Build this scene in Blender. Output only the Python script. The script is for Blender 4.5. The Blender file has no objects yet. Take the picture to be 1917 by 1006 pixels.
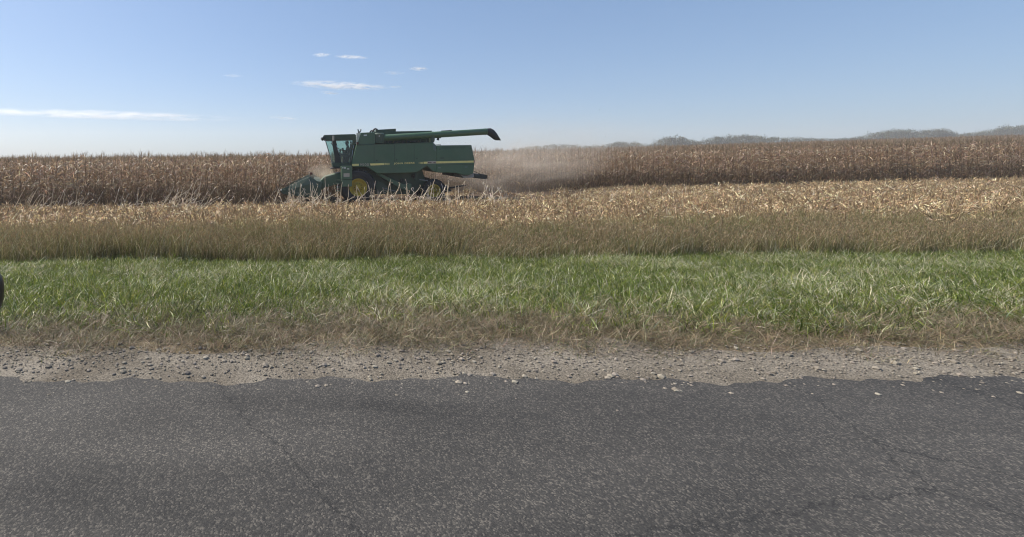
import bpy, bmesh, math, random
import numpy as np
from mathutils import Vector, Matrix

S = bpy.context.scene
COL = S.collection
R = math.radians
rnd = random.Random(7)

# ------------------------------------------------------------------ camera, sky, sun, exposure
F, PX, PY, H = 867.0, 600.0, 296.0, 2.40          # focal length in pixels, principal point, eye height
cam_d = bpy.data.cameras.new('camera')
cam = bpy.data.objects.new('camera', cam_d)
COL.objects.link(cam)
S.camera = cam
cam.location = (0, 0, H)
cam.rotation_euler = (R(90), 0, 0)
cam_d.sensor_width = 36.0
cam_d.lens = F / 1917 * 36.0
cam_d.shift_x = (958.5 - PX) / 1917
cam_d.shift_y = -(503.0 - PY) / 1917
cam_d.clip_start = 0.05
cam_d.clip_end = 9000

SUN_AZ, SUN_EL = -62.0, 46.0                       # degrees right of the view direction, above the horizon
world = bpy.data.worlds.new('World')
S.world = world
world.use_nodes = True
wn, wl = world.node_tree.nodes, world.node_tree.links
sky = wn.new('ShaderNodeTexSky')
sky.sky_type = 'NISHITA'
sky.sun_disc = False
sky.sun_elevation = R(SUN_EL)
sky.sun_rotation = R(SUN_AZ)
sky.altitude = 200
sky.air_density = 1.0
sky.dust_density = 1.0
sky.ozone_density = 6.0
EXPOSURE = 0.42
# a hazy, evenly bright autumn sky: softer contrast than the clear-air model
pre = wn.new('ShaderNodeVectorMath'); pre.operation = 'SCALE'; pre.inputs['Scale'].default_value = 0.10
gam = wn.new('ShaderNodeGamma'); gam.inputs[1].default_value = 0.64
tin = wn.new('ShaderNodeVectorMath'); tin.operation = 'MULTIPLY'
tin.inputs[1].default_value = [c_ * 10 / 2 ** EXPOSURE for c_ in (0.825, 0.94, 1.09)]
wl.new(sky.outputs[0], pre.inputs[0]); wl.new(pre.outputs[0], gam.inputs[0]); wl.new(gam.outputs[0], tin.inputs[0])
wl.new(tin.outputs[0], wn['Background'].inputs[0])
wn['Background'].inputs[1].default_value = 0.10

sd = Vector((math.sin(R(SUN_AZ)) * math.cos(R(SUN_EL)), math.cos(R(SUN_AZ)) * math.cos(R(SUN_EL)), math.sin(R(SUN_EL))))
sun_d = bpy.data.lights.new('sun', 'SUN')
sun_d.energy = 5.0
sun_d.angle = R(0.5)
sun_d.color = (1.0, 0.92, 0.80)
sun = bpy.data.objects.new('sun', sun_d)
COL.objects.link(sun)
sun.location = (-40, 60, 60)
sun.rotation_euler = sd.to_track_quat('Z', 'Y').to_euler()

S.view_settings.view_transform = 'Standard'
S.view_settings.look = 'None'
S.view_settings.exposure = EXPOSURE
S.view_settings.gamma = 1.0
S.cycles.use_denoising = True
S.cycles.pixel_filter_type = 'BLACKMAN_HARRIS'
S.cycles.filter_width = 1.15
S.cycles.max_bounces = 8
S.cycles.transparent_max_bounces = 16
S.cycles.volume_bounces = 3


# ------------------------------------------------------------------ helpers
def W(px, py, Y):
    return Vector(((px - PX) / F * Y, Y, H + (PY - py) / F * Y))


def sstep(a, b, x):
    t = np.clip((x - a) / (b - a), 0, 1)
    return t * t * (3 - 2 * t)


def ground_z(x, y):
    x = np.asarray(x, float); y = np.asarray(y, float)
    ramp = np.where(x > 0, (0.021 + 0.011 * sstep(32, 90, y)) * x, 0.010 * x)
    ramp = ramp + 0.02 * np.exp(-(x / 6.0) ** 2)
    ramp = np.where(x > 900, 0.032 * 900, ramp)
    z = ramp * (0.16 + 0.84 * sstep(10.0, 20.0, y))
    z = z * sstep(2.0, 9.0, y)
    z = z + 0.82 * (1 - sstep(3.2, 11.0, y))
    z = z + 0.03 * np.sin(x * 0.9 + y * 0.5) * np.sin(y * 1.3 - x * .23) * sstep(3.5, 6, y) * (1 - sstep(60, 90, y))
    return z


def gz(x, y):
    return float(ground_z(x, y))


def set_props(o, label=None, cat=None, group=None, kind=None):
    if label: o['label'] = label
    if cat: o['category'] = cat
    if group: o['group'] = group
    if kind: o['kind'] = kind
    return o


def empty(name, loc, parent=None):
    o = bpy.data.objects.new(name, None)
    COL.objects.link(o)
    o.location = loc
    o.empty_display_size = 0.2
    if parent: o.parent = parent
    return o


def obj(name, bm, mat, parent=None, bevel=0, smooth=False, origin=None):
    me = bpy.data.meshes.new(name)
    bmesh.ops.recalc_face_normals(bm, faces=bm.faces)
    if origin is not None:
        bmesh.ops.translate(bm, verts=bm.verts, vec=-Vector(origin))
    bm.to_mesh(me)
    bm.free()
    for m in (mat if isinstance(mat, (list, tuple)) else [mat]):
        me.materials.append(m)
    if smooth:
        for p in me.polygons: p.use_smooth = True
    o = bpy.data.objects.new(name, me)
    COL.objects.link(o)
    if parent: o.parent = parent
    if bevel:
        b = o.modifiers.new('bevel', 'BEVEL')
        b.width = bevel; b.segments = 2; b.limit_method = 'ANGLE'; b.angle_limit = R(35)
    return o


def prism(bm, poly, Y0, Y1, Yr=None):
    """side outline in picture pixels measured at depth Yr, extruded from Y0 to Y1"""
    Yr = Y0 if Yr is None else Yr
    a, b = [], []
    for p in poly:
        v = W(p[0], p[1], Yr)
        a.append(bm.verts.new((v.x, Y0, v.z))); b.append(bm.verts.new((v.x, Y1, v.z)))
    n = len(poly)
    bm.faces.new(a); bm.faces.new(list(reversed(b)))
    for i in range(n):
        j = (i + 1) % n
        bm.faces.new((a[i], b[i], b[j], a[j]))


def box(bm, c, s, rot=None):
    m = Matrix.Translation(c)
    if rot is not None: m = m @ rot.to_4x4()
    m = m @ Matrix.Diagonal((s[0], s[1], s[2], 1))
    bmesh.ops.create_cube(bm, size=1, matrix=m)


def tube(bm, p, q, r0, r1=None, seg=10, caps=True):
    p, q = Vector(p), Vector(q)
    d = q - p
    m = Matrix.Translation((p + q) / 2) @ d.to_track_quat('Z', 'Y').to_matrix().to_4x4()
    bmesh.ops.create_cone(bm, cap_ends=caps, segments=seg, radius1=r0, radius2=r0 if r1 is None else r1, depth=d.length, matrix=m)


def pipe(bm, pts, r, seg=8):
    for i in range(len(pts) - 1):
        tube(bm, pts[i], pts[i + 1], r, seg=seg)


def lathe(bm, prof, c, seg=48):
    """prof: list of (radius, offset along Y) turned about an axis parallel to Y through c"""
    rings = []
    for k in range(seg):
        a = 2 * math.pi * k / seg
        rings.append([bm.verts.new((c[0] + r * math.cos(a), c[1] + y, c[2] + r * math.sin(a))) for r, y in prof])
    for k in range(seg):
        A, B = rings[k], rings[(k + 1) % seg]
        for i in range(len(prof) - 1):
            bm.faces.new((A[i], A[i + 1], B[i + 1], B[i]))
    return rings


# ------------------------------------------------------------------ materials
def mat(name):
    m = bpy.data.materials.new(name)
    m.use_nodes = True
    return m, m.node_tree.nodes, m.node_tree.links, m.node_tree.nodes['Principled BSDF']


def plain(name, c, rough=0.5, metal=0.0, spec=0.5, var=0.15, scale=3.0, dust=0.0, dustc=(0.30, 0.23, 0.16)):
    m, n, l, b = mat(name)
    b.inputs['Roughness'].default_value = rough
    b.inputs['Metallic'].default_value = metal
    b.inputs['Specular IOR Level'].default_value = spec
    tc = n.new('ShaderNodeTexCoord')
    no = n.new('ShaderNodeTexNoise'); no.inputs['Scale'].default_value = scale; no.inputs['Detail'].default_value = 6
    no.inputs['Roughness'].default_value = 0.65
    l.new(tc.outputs['Object'], no.inputs['Vector'])
    ra = n.new('ShaderNodeValToRGB')
    ra.color_ramp.elements[0].position = 0.3; ra.color_ramp.elements[1].position = 0.72
    lo = [x * (1 - var) for x in c]; hi = [min(1, x * (1 + var)) for x in c]
    ra.color_ramp.elements[0].color = (*lo, 1); ra.color_ramp.elements[1].color = (*hi, 1)
    l.new(no.outputs[0], ra.inputs[0])
    out = ra.outputs[0]
    if dust:
        n2 = n.new('ShaderNodeTexNoise'); n2.inputs['Scale'].default_value = scale * 0.6; n2.inputs['Detail'].default_value = 8
        l.new(tc.outputs['Object'], n2.inputs['Vector'])
        r2 = n.new('ShaderNodeValToRGB')
        r2.color_ramp.elements[0].position = 0.42; r2.color_ramp.elements[1].position = 0.75
        r2.color_ramp.elements[0].color = (0, 0, 0, 1); r2.color_ramp.elements[1].color = (dust, dust, dust, 1)
        l.new(n2.outputs[0], r2.inputs[0])
        mx = n.new('ShaderNodeMixRGB')
        l.new(r2.outputs[0], mx.inputs[0]); l.new(out, mx.inputs[1]); mx.inputs[2].default_value = (*dustc, 1)
        out = mx.outputs[0]
    l.new(out, b.inputs['Base Color'])
    return m


def leafmat(name, trans=0.4, rough=0.4, spec=0.5, vary=0.6):
    m, n, l, b = mat(name)
    at = n.new('ShaderNodeAttribute'); at.attribute_name = 'col'
    oi = n.new('ShaderNodeObjectInfo')
    mr = n.new('ShaderNodeMapRange'); mr.inputs[3].default_value = 1 - vary / 2; mr.inputs[4].default_value = 1 + vary / 2
    l.new(oi.outputs['Random'], mr.inputs[0])
    mx = n.new('ShaderNodeVectorMath'); mx.operation = 'SCALE'
    l.new(at.outputs['Color'], mx.inputs[0]); l.new(mr.outputs[0], mx.inputs['Scale'])
    l.new(mx.outputs[0], b.inputs['Base Color'])
    b.inputs['Roughness'].default_value = rough
    b.inputs['Specular IOR Level'].default_value = spec
    tr = n.new('ShaderNodeBsdfTranslucent')
    l.new(mx.outputs[0], tr.inputs[0])
    ms = n.new('ShaderNodeMixShader'); ms.inputs[0].default_value = trans
    l.new(b.outputs[0], ms.inputs[1]); l.new(tr.outputs[0], ms.inputs[2])
    l.new(ms.outputs[0], n['Material Output'].inputs[0])
    return m


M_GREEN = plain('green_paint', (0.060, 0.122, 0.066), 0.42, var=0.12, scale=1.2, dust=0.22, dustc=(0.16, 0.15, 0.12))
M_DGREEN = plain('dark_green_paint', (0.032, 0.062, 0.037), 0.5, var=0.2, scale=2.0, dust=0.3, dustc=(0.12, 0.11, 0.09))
M_PALEGREEN = plain('bare_panel', (0.10, 0.15, 0.13), 0.55, var=0.2, scale=3, dust=0.4, dustc=(0.3, 0.27, 0.22))
M_RUBBER = plain('tyre_rubber', (0.020, 0.020, 0.022), 0.85, var=0.3, scale=6, dust=0.35, dustc=(0.09, 0.075, 0.06))
M_SPOUT = plain('black_spout_rubber', (0.018, 0.018, 0.022), 0.6, var=0.2, scale=4)
M_YELLOW = plain('yellow_paint', (0.44, 0.32, 0.03), 0.45, var=0.12, scale=4, dust=0.3, dustc=(0.22, 0.17, 0.10))
M_CREAM = plain('yellow_stripe', (0.80, 0.68, 0.24), 0.5, var=0.08, scale=5, dust=0.2)
M_WHITE = plain('white_sticker', (0.6, 0.6, 0.56), 0.5, var=0.1, scale=8)
M_GREY = plain('worn_steel', (0.22, 0.22, 0.21), 0.45, metal=0.6, var=0.25, scale=6)
M_DARK = plain('black_plastic', (0.014, 0.015, 0.016), 0.5, var=0.2, scale=5)
M_MESH = plain('dark_steel', (0.03, 0.034, 0.03), 0.7, var=0.4, scale=14, dust=0.3, dustc=(0.12, 0.1, 0.07))
M_BROWN = plain('rust_red', (0.11, 0.035, 0.02), 0.7, var=0.3, scale=6)
M_PANELGREY = plain('grey_deflector', (0.36, 0.35, 0.34), 0.6, var=0.15, scale=5, dust=0.4)
M_SEAT = plain('seat_fabric', (0.03, 0.032, 0.035), 0.9)
M_STICK = plain('faded_sticker', (0.42, 0.37, 0.30), 0.6, var=0.15, scale=20)
M_CHROME = plain('polished_rail', (0.45, 0.47, 0.48), 0.3, metal=0.8, var=0.1)


def glassmat():
    m, n, l, b = mat('tinted_cab_glass')
    n.remove(b)
    t = n.new('ShaderNodeBsdfTransparent'); t.inputs[0].default_value = (0.80, 0.90, 0.885, 1)
    g = n.new('ShaderNodeBsdfGlossy'); g.inputs['Roughness'].default_value = 0.05
    d = n.new('ShaderNodeBsdfDiffuse'); d.inputs[0].default_value = (0.35, 0.36, 0.33, 1)
    fr = n.new('ShaderNodeFresnel'); fr.inputs[0].default_value = 1.45
    a = n.new('ShaderNodeMixShader'); a.inputs[0].default_value = 0.06
    l.new(t.outputs[0], a.inputs[1]); l.new(d.outputs[0], a.inputs[2])
    c = n.new('ShaderNodeMixShader')
    l.new(fr.outputs[0], c.inputs[0]); l.new(a.outputs[0], c.inputs[1]); l.new(g.outputs[0], c.inputs[2])
    l.new(c.outputs[0], n['Material Output'].inputs[0])
    return m


M_GLASS = glassmat()


# ------------------------------------------------------------------ ground
def grid_object(name, xs, ys, zfun, material, dz=0.0):
    xs = np.asarray(xs); ys = np.asarray(ys)
    X, Y = np.meshgrid(xs, ys)
    Z = zfun(X, Y) + dz
    v = np.stack([X, Y, Z], -1).reshape(-1, 3)
    nx, ny = len(xs), len(ys)
    i = np.arange(nx - 1)[None, :] + nx * np.arange(ny - 1)[:, None]
    f = np.stack([i, i + 1, i + 1 + nx, i + nx], -1).reshape(-1, 4)
    me = bpy.data.meshes.new(name)
    me.from_pydata(v.tolist(), [], f.tolist())
    me.materials.append(material)
    for p in me.polygons: p.use_smooth = True
    o = bpy.data.objects.new(name, me)
    COL.objects.link(o)
    return o


def soilmat():
    m, n, l, b = mat('soil')
    b.inputs['Roughness'].default_value = 0.95
    b.inputs['Specular IOR Level'].default_value = 0.15
    tc = n.new('ShaderNodeTexCoord')
    no = n.new('ShaderNodeTexNoise'); no.inputs['Scale'].default_value = 1.6; no.inputs['Detail'].default_value = 10
    no.inputs['Roughness'].default_value = 0.7
    l.new(tc.outputs['Object'], no.inputs['Vector'])
    fine = n.new('ShaderNodeTexNoise'); fine.inputs['Scale'].default_value = 28; fine.inputs['Detail'].default_value = 8
    l.new(tc.outputs['Object'], fine.inputs['Vector'])
    sx = n.new('ShaderNodeSeparateXYZ'); l.new(tc.outputs['Object'], sx.inputs[0])
    # bands of bare verge, green turf, rough grass and harvested field lie across the view
    ad = n.new('ShaderNodeMath'); ad.operation = 'MULTIPLY_ADD'
    l.new(no.outputs[0], ad.inputs[0]); ad.inputs[1].default_value = 1.6; l.new(sx.outputs[1], ad.inputs[2])
    mr = n.new('ShaderNodeMapRange'); mr.inputs[1].default_value = 0; mr.inputs[2].default_value = 30
    l.new(ad.outputs[0], mr.inputs[0])
    cr = n.new('ShaderNodeValToRGB')
    e = cr.color_ramp.elements
    e[0].position = 0.0; e[0].color = (0.16, 0.125, 0.085, 1)
    e[1].position = 1.0; e[1].color = (0.10, 0.07, 0.05, 1)
    for p, c in ((0.205, (0.15, 0.12, 0.08)), (0.235, (0.055, 0.07, 0.025)), (0.38, (0.05, 0.065, 0.022)), (0.41, (0.075, 0.062, 0.035)),
                 (0.52, (0.09, 0.075, 0.045)), (0.56, (0.13, 0.092, 0.06)), (0.73, (0.12, 0.085, 0.055)), (0.755, (0.085, 0.06, 0.042))):  # last step darker: soil colour with shade around the machine painted in
        q = e.new(p); q.color = (*c, 1)
    l.new(mr.outputs[0], cr.inputs[0])
    mx = n.new('ShaderNodeMixRGB'); mx.blend_type = 'OVERLAY'; mx.inputs[0].default_value = 0.7
    l.new(cr.outputs[0], mx.inputs[1]); l.new(fine.outputs[0], mx.inputs[2])
    l.new(mx.outputs[0], b.inputs['Base Color'])
    bp = n.new('ShaderNodeBump'); bp.inputs['Strength'].default_value = 0.8; bp.inputs['Distance'].default_value = 0.03
    l.new(fine.outputs[0], bp.inputs['Height']); l.new(bp.outputs[0], b.inputs['Normal'])
    return m


def gravelmat():
    m, n, l, b = mat('gravel')
    b.inputs['Roughness'].default_value = 0.95
    b.inputs['Specular IOR Level'].default_value = 0.2
    tc = n.new('ShaderNodeTexCoord')
    vo = n.new('ShaderNodeTexVoronoi'); vo.inputs['Scale'].default_value = 95
    l.new(tc.outputs['Object'], vo.inputs['Vector'])
    no = n.new('ShaderNodeTexNoise'); no.inputs['Scale'].default_value = 1.3; no.inputs['Detail'].default_value = 9
    l.new(tc.outputs['Object'], no.inputs['Vector'])
    hs = n.new('ShaderNodeSeparateColor'); l.new(vo.outputs['Color'], hs.inputs[0])
    r1 = n.new('ShaderNodeValToRGB')
    r1.color_ramp.elements[0].color = (0.13, 0.115, 0.095, 1); r1.color_ramp.elements[1].color = (0.30, 0.265, 0.215, 1)
    l.new(hs.outputs[0], r1.inputs[0])
    r2 = n.new('ShaderNodeValToRGB')
    r2.color_ramp.elements[0].position = 0.35; r2.color_ramp.elements[1].position = 0.65
    r2.color_ramp.elements[0].color = (0.55, 0.53, 0.5, 1); r2.color_ramp.elements[1].color = (1, 1, 1, 1)
    l.new(no.outputs[0], r2.inputs[0])
    mx = n.new('ShaderNodeMixRGB'); mx.blend_type = 'MULTIPLY'; mx.inputs[0].default_value = 1
    l.new(r1.outputs[0], mx.inputs[1]); l.new(r2.outputs[0], mx.inputs[2])
    l.new(mx.outputs[0], b.inputs['Base Color'])
    bp = n.new('ShaderNodeBump'); bp.inputs['Strength'].default_value = 1.0; bp.inputs['Distance'].default_value = 0.006
    bp.invert = True
    l.new(vo.outputs['Distance'], bp.inputs['Height']); l.new(bp.outputs[0], b.inputs['Normal'])
    return m


gx = np.concatenate([-np.geomspace(40, 520, 22)[::-1], np.arange(-39, 70, 0.5), np.geomspace(70, 1020, 30)])
gy = np.concatenate([[-30, -15, -8, -4], np.arange(-2, 40, 0.5), np.geomspace(40, 640, 34)])
ground = grid_object('ground', gx, gy, ground_z, soilmat())
set_props(ground, kind='structure')


def edge(x):
    return 4.0 + 0.18 * np.sin(x * 1.1) + 0.1 * np.sin(x * 2.9 + 1)


sxs = np.arange(-14, 22.01, 0.25)
ts = np.linspace(0, 1, 26)
vv = []
for t in ts:
    y = -4 + t * (edge(sxs) + 4)
    vv.append(np.stack([sxs, y, ground_z(sxs, y) + 0.004], -1))
vv = np.array(vv)
nX, nY = len(sxs), len(ts)
ii = np.arange(nX - 1)[None, :] + nX * np.arange(nY - 1)[:, None]
ff = np.stack([ii, ii + 1, ii + 1 + nX, ii + nX], -1).reshape(-1, 4)
me = bpy.data.meshes.new('gravel_shoulder')
me.from_pydata(vv.reshape(-1, 3).tolist(), [], ff.tolist())
me.materials.append(gravelmat())
shoulder = bpy.data.objects.new('gravel_shoulder', me)
COL.objects.link(shoulder)
set_props(shoulder, kind='structure')


def roadmat():
    m, n, l, b = mat('asphalt')
    b.inputs['Roughness'].default_value = 0.88
    b.inputs['Specular IOR Level'].default_value = 0.3
    tc = n.new('ShaderNodeTexCoord')
    vo = n.new('ShaderNodeTexVoronoi'); vo.inputs['Scale'].default_value = 130
    l.new(tc.outputs['Object'], vo.inputs['Vector'])
    hs = n.new('ShaderNodeSeparateColor'); l.new(vo.outputs['Color'], hs.inputs[0])
    r1 = n.new('ShaderNodeValToRGB')
    e = r1.color_ramp.elements
    e[0].color = (0.035, 0.035, 0.036, 1); e[1].color = (0.15, 0.14, 0.125, 1)
    q = e.new(0.75); q.color = (0.065, 0.063, 0.06, 1)
    l.new(hs.outputs[1], r1.inputs[0])
    no = n.new('ShaderNodeTexNoise'); no.inputs['Scale'].default_value = 1.1; no.inputs['Detail'].default_value = 9; no.inputs['Roughness'].default_value = .65
    mp = n.new('ShaderNodeMapping'); mp.inputs['Scale'].default_value = (0.35, 1.3, 1)
    l.new(tc.outputs['Object'], mp.inputs[0]); l.new(mp.outputs[0], no.inputs['Vector'])
    r2 = n.new('ShaderNodeValToRGB')
    r2.color_ramp.elements[0].position = .3; r2.color_ramp.elements[1].position = .7
    r2.color_ramp.elements[0].color = (.55, .545, .54, 1); r2.color_ramp.elements[1].color = (1.25, 1.21, 1.15, 1)
    l.new(no.outputs[0], r2.inputs[0])
    mx = n.new('ShaderNodeMixRGB'); mx.blend_type = 'MULTIPLY'; mx.inputs[0].default_value = 1
    l.new(r1.outputs[0], mx.inputs[1]); l.new(r2.outputs[0], mx.inputs[2])
    # cracks sealed with tar
    nd = n.new('ShaderNodeTexNoise'); nd.inputs['Scale'].default_value = 3.5; nd.inputs['Detail'].default_value = 12; nd.inputs['Roughness'].default_value = .75
    l.new(tc.outputs['Object'], nd.inputs['Vector'])
    av = n.new('ShaderNodeMixRGB'); av.inputs[0].default_value = .25
    l.new(tc.outputs['Object'], av.inputs[1]); l.new(nd.outputs['Color'], av.inputs[2])
    vc = n.new('ShaderNodeTexVoronoi'); vc.feature = 'DISTANCE_TO_EDGE'; vc.inputs['Scale'].default_value = .42
    l.new(av.outputs[0], vc.inputs['Vector'])
    cr = n.new('ShaderNodeMapRange'); cr.inputs[1].default_value = .0006; cr.inputs[2].default_value = .0022
    l.new(vc.outputs['Distance'], cr.inputs[0])
    m2 = n.new('ShaderNodeMixRGB'); m2.inputs[1].default_value = (.02, .02, .02, 1)
    l.new(cr.outputs[0], m2.inputs[0]); l.new(mx.outputs[0], m2.inputs[2])
    l.new(m2.outputs[0], b.inputs['Base Color'])
    bp = n.new('ShaderNodeBump'); bp.inputs['Strength'].default_value = .7; bp.inputs['Distance'].default_value = .003; bp.invert = True
    l.new(vo.outputs['Distance'], bp.inputs['Height']); l.new(bp.outputs[0], b.inputs['Normal'])
    return m


def sheet(name, y0, edge_fun, step, n, dz, material):
    xs = np.arange(-14, 22.01, step)
    rows = []
    for t in np.linspace(0, 1, n):
        y = y0 + t * (edge_fun(xs) - y0)
        rows.append(np.stack([xs, y, ground_z(xs, y) + dz], -1))
    rows = np.array(rows)
    a_, b_ = len(xs), n
    i_ = np.arange(a_ - 1)[None, :] + a_ * np.arange(b_ - 1)[:, None]
    f_ = np.stack([i_, i_ + 1, i_ + 1 + a_, i_ + a_], -1).reshape(-1, 4)
    me = bpy.data.meshes.new(name)
    me.from_pydata(rows.reshape(-1, 3).tolist(), [], f_.tolist())
    me.materials.append(material)
    o = bpy.data.objects.new(name, me)
    COL.objects.link(o)
    return set_props(o, kind='structure')


def road_edge(x):
    return 3.28 + 0.03 * np.sin(x * 1.7) + 0.035 * np.sin(x * 5.3 + 2) + 0.02 * np.sin(x * 13.1) + 0.012 * np.sin(x * 31.0)


sheet('road', -4, road_edge, 0.03, 16, 0.010, roadmat())

# ------------------------------------------------------------------ scattered vegetation
class Leafy:
    def __init__(self): self.v, self.f, self.c = [], [], []

    def strip(self, base, az, tilt, length, width, droop, segs, col, twist=0.0, taper=0.15, wob=0.0, w0=0.5):
        """a blade: starts at base leaning tilt from vertical towards azimuth az, curling over by droop"""
        p = Vector(base); step = length / segs
        th = tilt
        n0 = len(self.v)
        for i in range(segs + 1):
            t = i / segs
            d = Vector((math.cos(az) * math.sin(th), math.sin(az) * math.sin(th), math.cos(th)))
            side = Vector((-math.sin(az), math.cos(az), 0))
            up = d.cross(side)
            ta = twist * t
            s = side * math.cos(ta) + up * math.sin(ta)
            w = width * ((w0 + (1 - w0) * min(1, t * 4)) * (1 - (1 - taper) * max(0, (t - .35) / .65) ** 1.4)) / 2
            self.v += [tuple(p - s * w), tuple(p + s * w)]
            cc = tuple(min(1, x * rnd.uniform(0.9, 1.1)) for x in col)
            self.c += [cc, cc]
            if i < segs:
                self.f.append((n0 + 2 * i, n0 + 2 * i + 1, n0 + 2 * i + 3, n0 + 2 * i + 2))
            p = p + d * step
            th += droop / segs * (0.5 + t)
            az += rnd.uniform(-wob, wob)
        return p

    def stick(self, pts, radii, col, seg=4):
        n0 = len(self.v)
        for k, (p, r) in enumerate(zip(pts, radii)):
            p = Vector(p)
            d = (Vector(pts[min(k + 1, len(pts) - 1)]) - Vector(pts[max(k - 1, 0)])).normalized()
            a = d.orthogonal().normalized(); b = d.cross(a)
            for j in range(seg):
                an = 2 * math.pi * j / seg
                self.v.append(tuple(p + (a * math.cos(an) + b * math.sin(an)) * r)); self.c.append(col)
        for k in range(len(pts) - 1):
            for j in range(seg):
                q = (j + 1) % seg
                self.f.append((n0 + k * seg + j, n0 + k * seg + q, n0 + (k + 1) * seg + q, n0 + (k + 1) * seg + j))

    def mesh(self, name, material, smooth=True):
        me = bpy.data.meshes.new(name)
        me.from_pydata(self.v, [], self.f)
        at = me.color_attributes.new('col', 'FLOAT_COLOR', 'POINT')
        at.data.foreach_set('color', np.array([(*c, 1) for c in self.c], np.float32).ravel())
        me.materials.append(material)
        if smooth:
            for p in me.polygons: p.use_smooth = True
        return me


def jit(c, a=0.2):
    k = rnd.uniform(1 - a, 1 + a)
    return tuple(max(0, x * k * rnd.uniform(1 - a * .3, 1 + a * .3)) for x in c)


def scatter(name, pts, rots, scl, vi, meshes):
    """one object whose points carry copies of the given clumps"""
    pts = np.asarray(pts, np.float32)
    c = bpy.data.collections.new(name + '_clumps')
    for k, m in enumerate(meshes):
        c.objects.link(bpy.data.objects.new('%s_clump_%02d' % (name, k), m))
    me = bpy.data.meshes.new(name)
    me.vertices.add(len(pts)); me.vertices.foreach_set('co', pts.ravel())
    a = me.attributes.new('rot', 'FLOAT_VECTOR', 'POINT'); a.data.foreach_set('vector', np.asarray(rots, np.float32).ravel())
    a = me.attributes.new('scl', 'FLOAT_VECTOR', 'POINT')
    scl = np.asarray(scl, np.float32)
    if scl.ndim == 1: scl = np.stack([scl] * 3, -1)
    a.data.foreach_set('vector', scl.ravel())
    a = me.attributes.new('vi', 'INT', 'POINT'); a.data.foreach_set('value', np.asarray(vi, np.int32))
    me.update()
    o = bpy.data.objects.new(name, me)
    COL.objects.link(o)
    g = bpy.data.node_groups.new(name + '_scatter', 'GeometryNodeTree')
    g.interface.new_socket(name='Geometry', in_out='INPUT', socket_type='NodeSocketGeometry')
    g.interface.new_socket(name='Geometry', in_out='OUTPUT', socket_type='NodeSocketGeometry')
    n, l = g.nodes, g.links
    gi, go = n.new('NodeGroupInput'), n.new('NodeGroupOutput')
    ip = n.new('GeometryNodeInstanceOnPoints')
    ci = n.new('GeometryNodeCollectionInfo')
    ci.inputs['Collection'].default_value = c
    ci.inputs['Separate Children'].default_value = True
    ci.inputs['Reset Children'].default_value = True

    def na(nm, t):
        q = n.new('GeometryNodeInputNamedAttribute'); q.data_type = t; q.inputs['Name'].default_value = nm
        return q.outputs[0]
    l.new(gi.outputs[0], ip.inputs['Points'])
    l.new(ci.outputs[0], ip.inputs['Instance'])
    ip.inputs['Pick Instance'].default_value = True
    l.new(na('vi', 'INT'), ip.inputs['Instance Index'])
    l.new(na('rot', 'FLOAT_VECTOR'), ip.inputs['Rotation'])
    l.new(na('scl', 'FLOAT_VECTOR'), ip.inputs['Scale'])
    l.new(ip.outputs[0], go.inputs[0])
    o.modifiers.new('scatter', 'NODES').node_group = g
    return o


rg = np.random.default_rng(11)


def vnoise(x, y, s, seed=0):
    """smooth value noise for patches of plants"""
    r = np.random.default_rng(seed); T = r.random((64, 64))
    u, v = np.asarray(x) / s + 1000, np.asarray(y) / s + 1000
    i, j = np.floor(u).astype(int), np.floor(v).astype(int)
    fu, fv = u - i, v - j
    fu, fv = fu * fu * (3 - 2 * fu), fv * fv * (3 - 2 * fv)
    g = lambda a, b: T[a % 64, b % 64]
    return (g(i, j) * (1 - fu) + g(i + 1, j) * fu) * (1 - fv) + (g(i, j + 1) * (1 - fu) + g(i + 1, j + 1) * fu) * fv


def in_view(x, y, m=0.6):
    return (x > -0.70 * y - m) & (x < 1.53 * y + m)


def pts_uniform(n, y0, y1):
    """uniform over the visible ground between two depths"""
    xs, ys = [], []
    while sum(map(len, xs)) < n:
        x = rg.uniform(-0.72 * y1 - 1, 1.55 * y1 + 1, n); y = rg.uniform(y0, y1, n)
        k = in_view(x, y); xs.append(x[k]); ys.append(y[k])
    return np.concatenate(xs)[:n], np.concatenate(ys)[:n]


def place(name, x, y, meshes, vi, smin, smax, tilt=0.12, label=None, cat=None, dz=0.0):
    n = len(x)
    p = np.stack([x, y, ground_z(x, y) + dz], -1)
    rot = np.stack([rg.normal(0, tilt, n), rg.normal(0, tilt, n), rg.uniform(0, 6.283, n)], -1)
    o = scatter(name, p, rot, rg.uniform(smin, smax, n), vi, meshes)
    return set_props(o, label=label, cat=cat, kind='stuff')


# --- green turf
M_TURF = leafmat('green_blades', 0.42, 0.36, 0.45, 0.6)
turf = []
GREENS = [(0.135, 0.190, 0.024), (0.190, 0.230, 0.030), (0.065, 0.105, 0.018), (0.270, 0.275, 0.060), (0.090, 0.110, 0.030)]
for k in range(10):
    L = Leafy()
    flat = k in (3, 7, 8)
    for i in range(70):
        r = 0.15 * math.sqrt(rnd.random()); a = rnd.uniform(0, 6.283)
        base = (r * math.cos(a), r * math.sin(a), -0.02)
        col = jit(GREENS[rnd.randrange(5)], 0.35)
        if rnd.random() < (0.14 if not flat else 0.42): col = jit((0.62, 0.60, 0.40), 0.3)
        ln = rnd.uniform(0.07, 0.20) * (1.35 if flat else 1)
        L.strip(base, rnd.uniform(0, 6.283), rnd.uniform(0.1, 0.85 if not flat else 1.35), ln, rnd.uniform(0.0035, 0.0075),
                rnd.uniform(0.3, 2.1) + (0.3 if flat else 0), 5, col, rnd.uniform(-1.8, 1.8), 0.08, 0.22)
    turf.append(L.mesh('turf_clump', M_TURF))
M_DRYT = leafmat('dry_blades', 0.3, 0.5, 0.4, 0.5)
thatch = []
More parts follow.
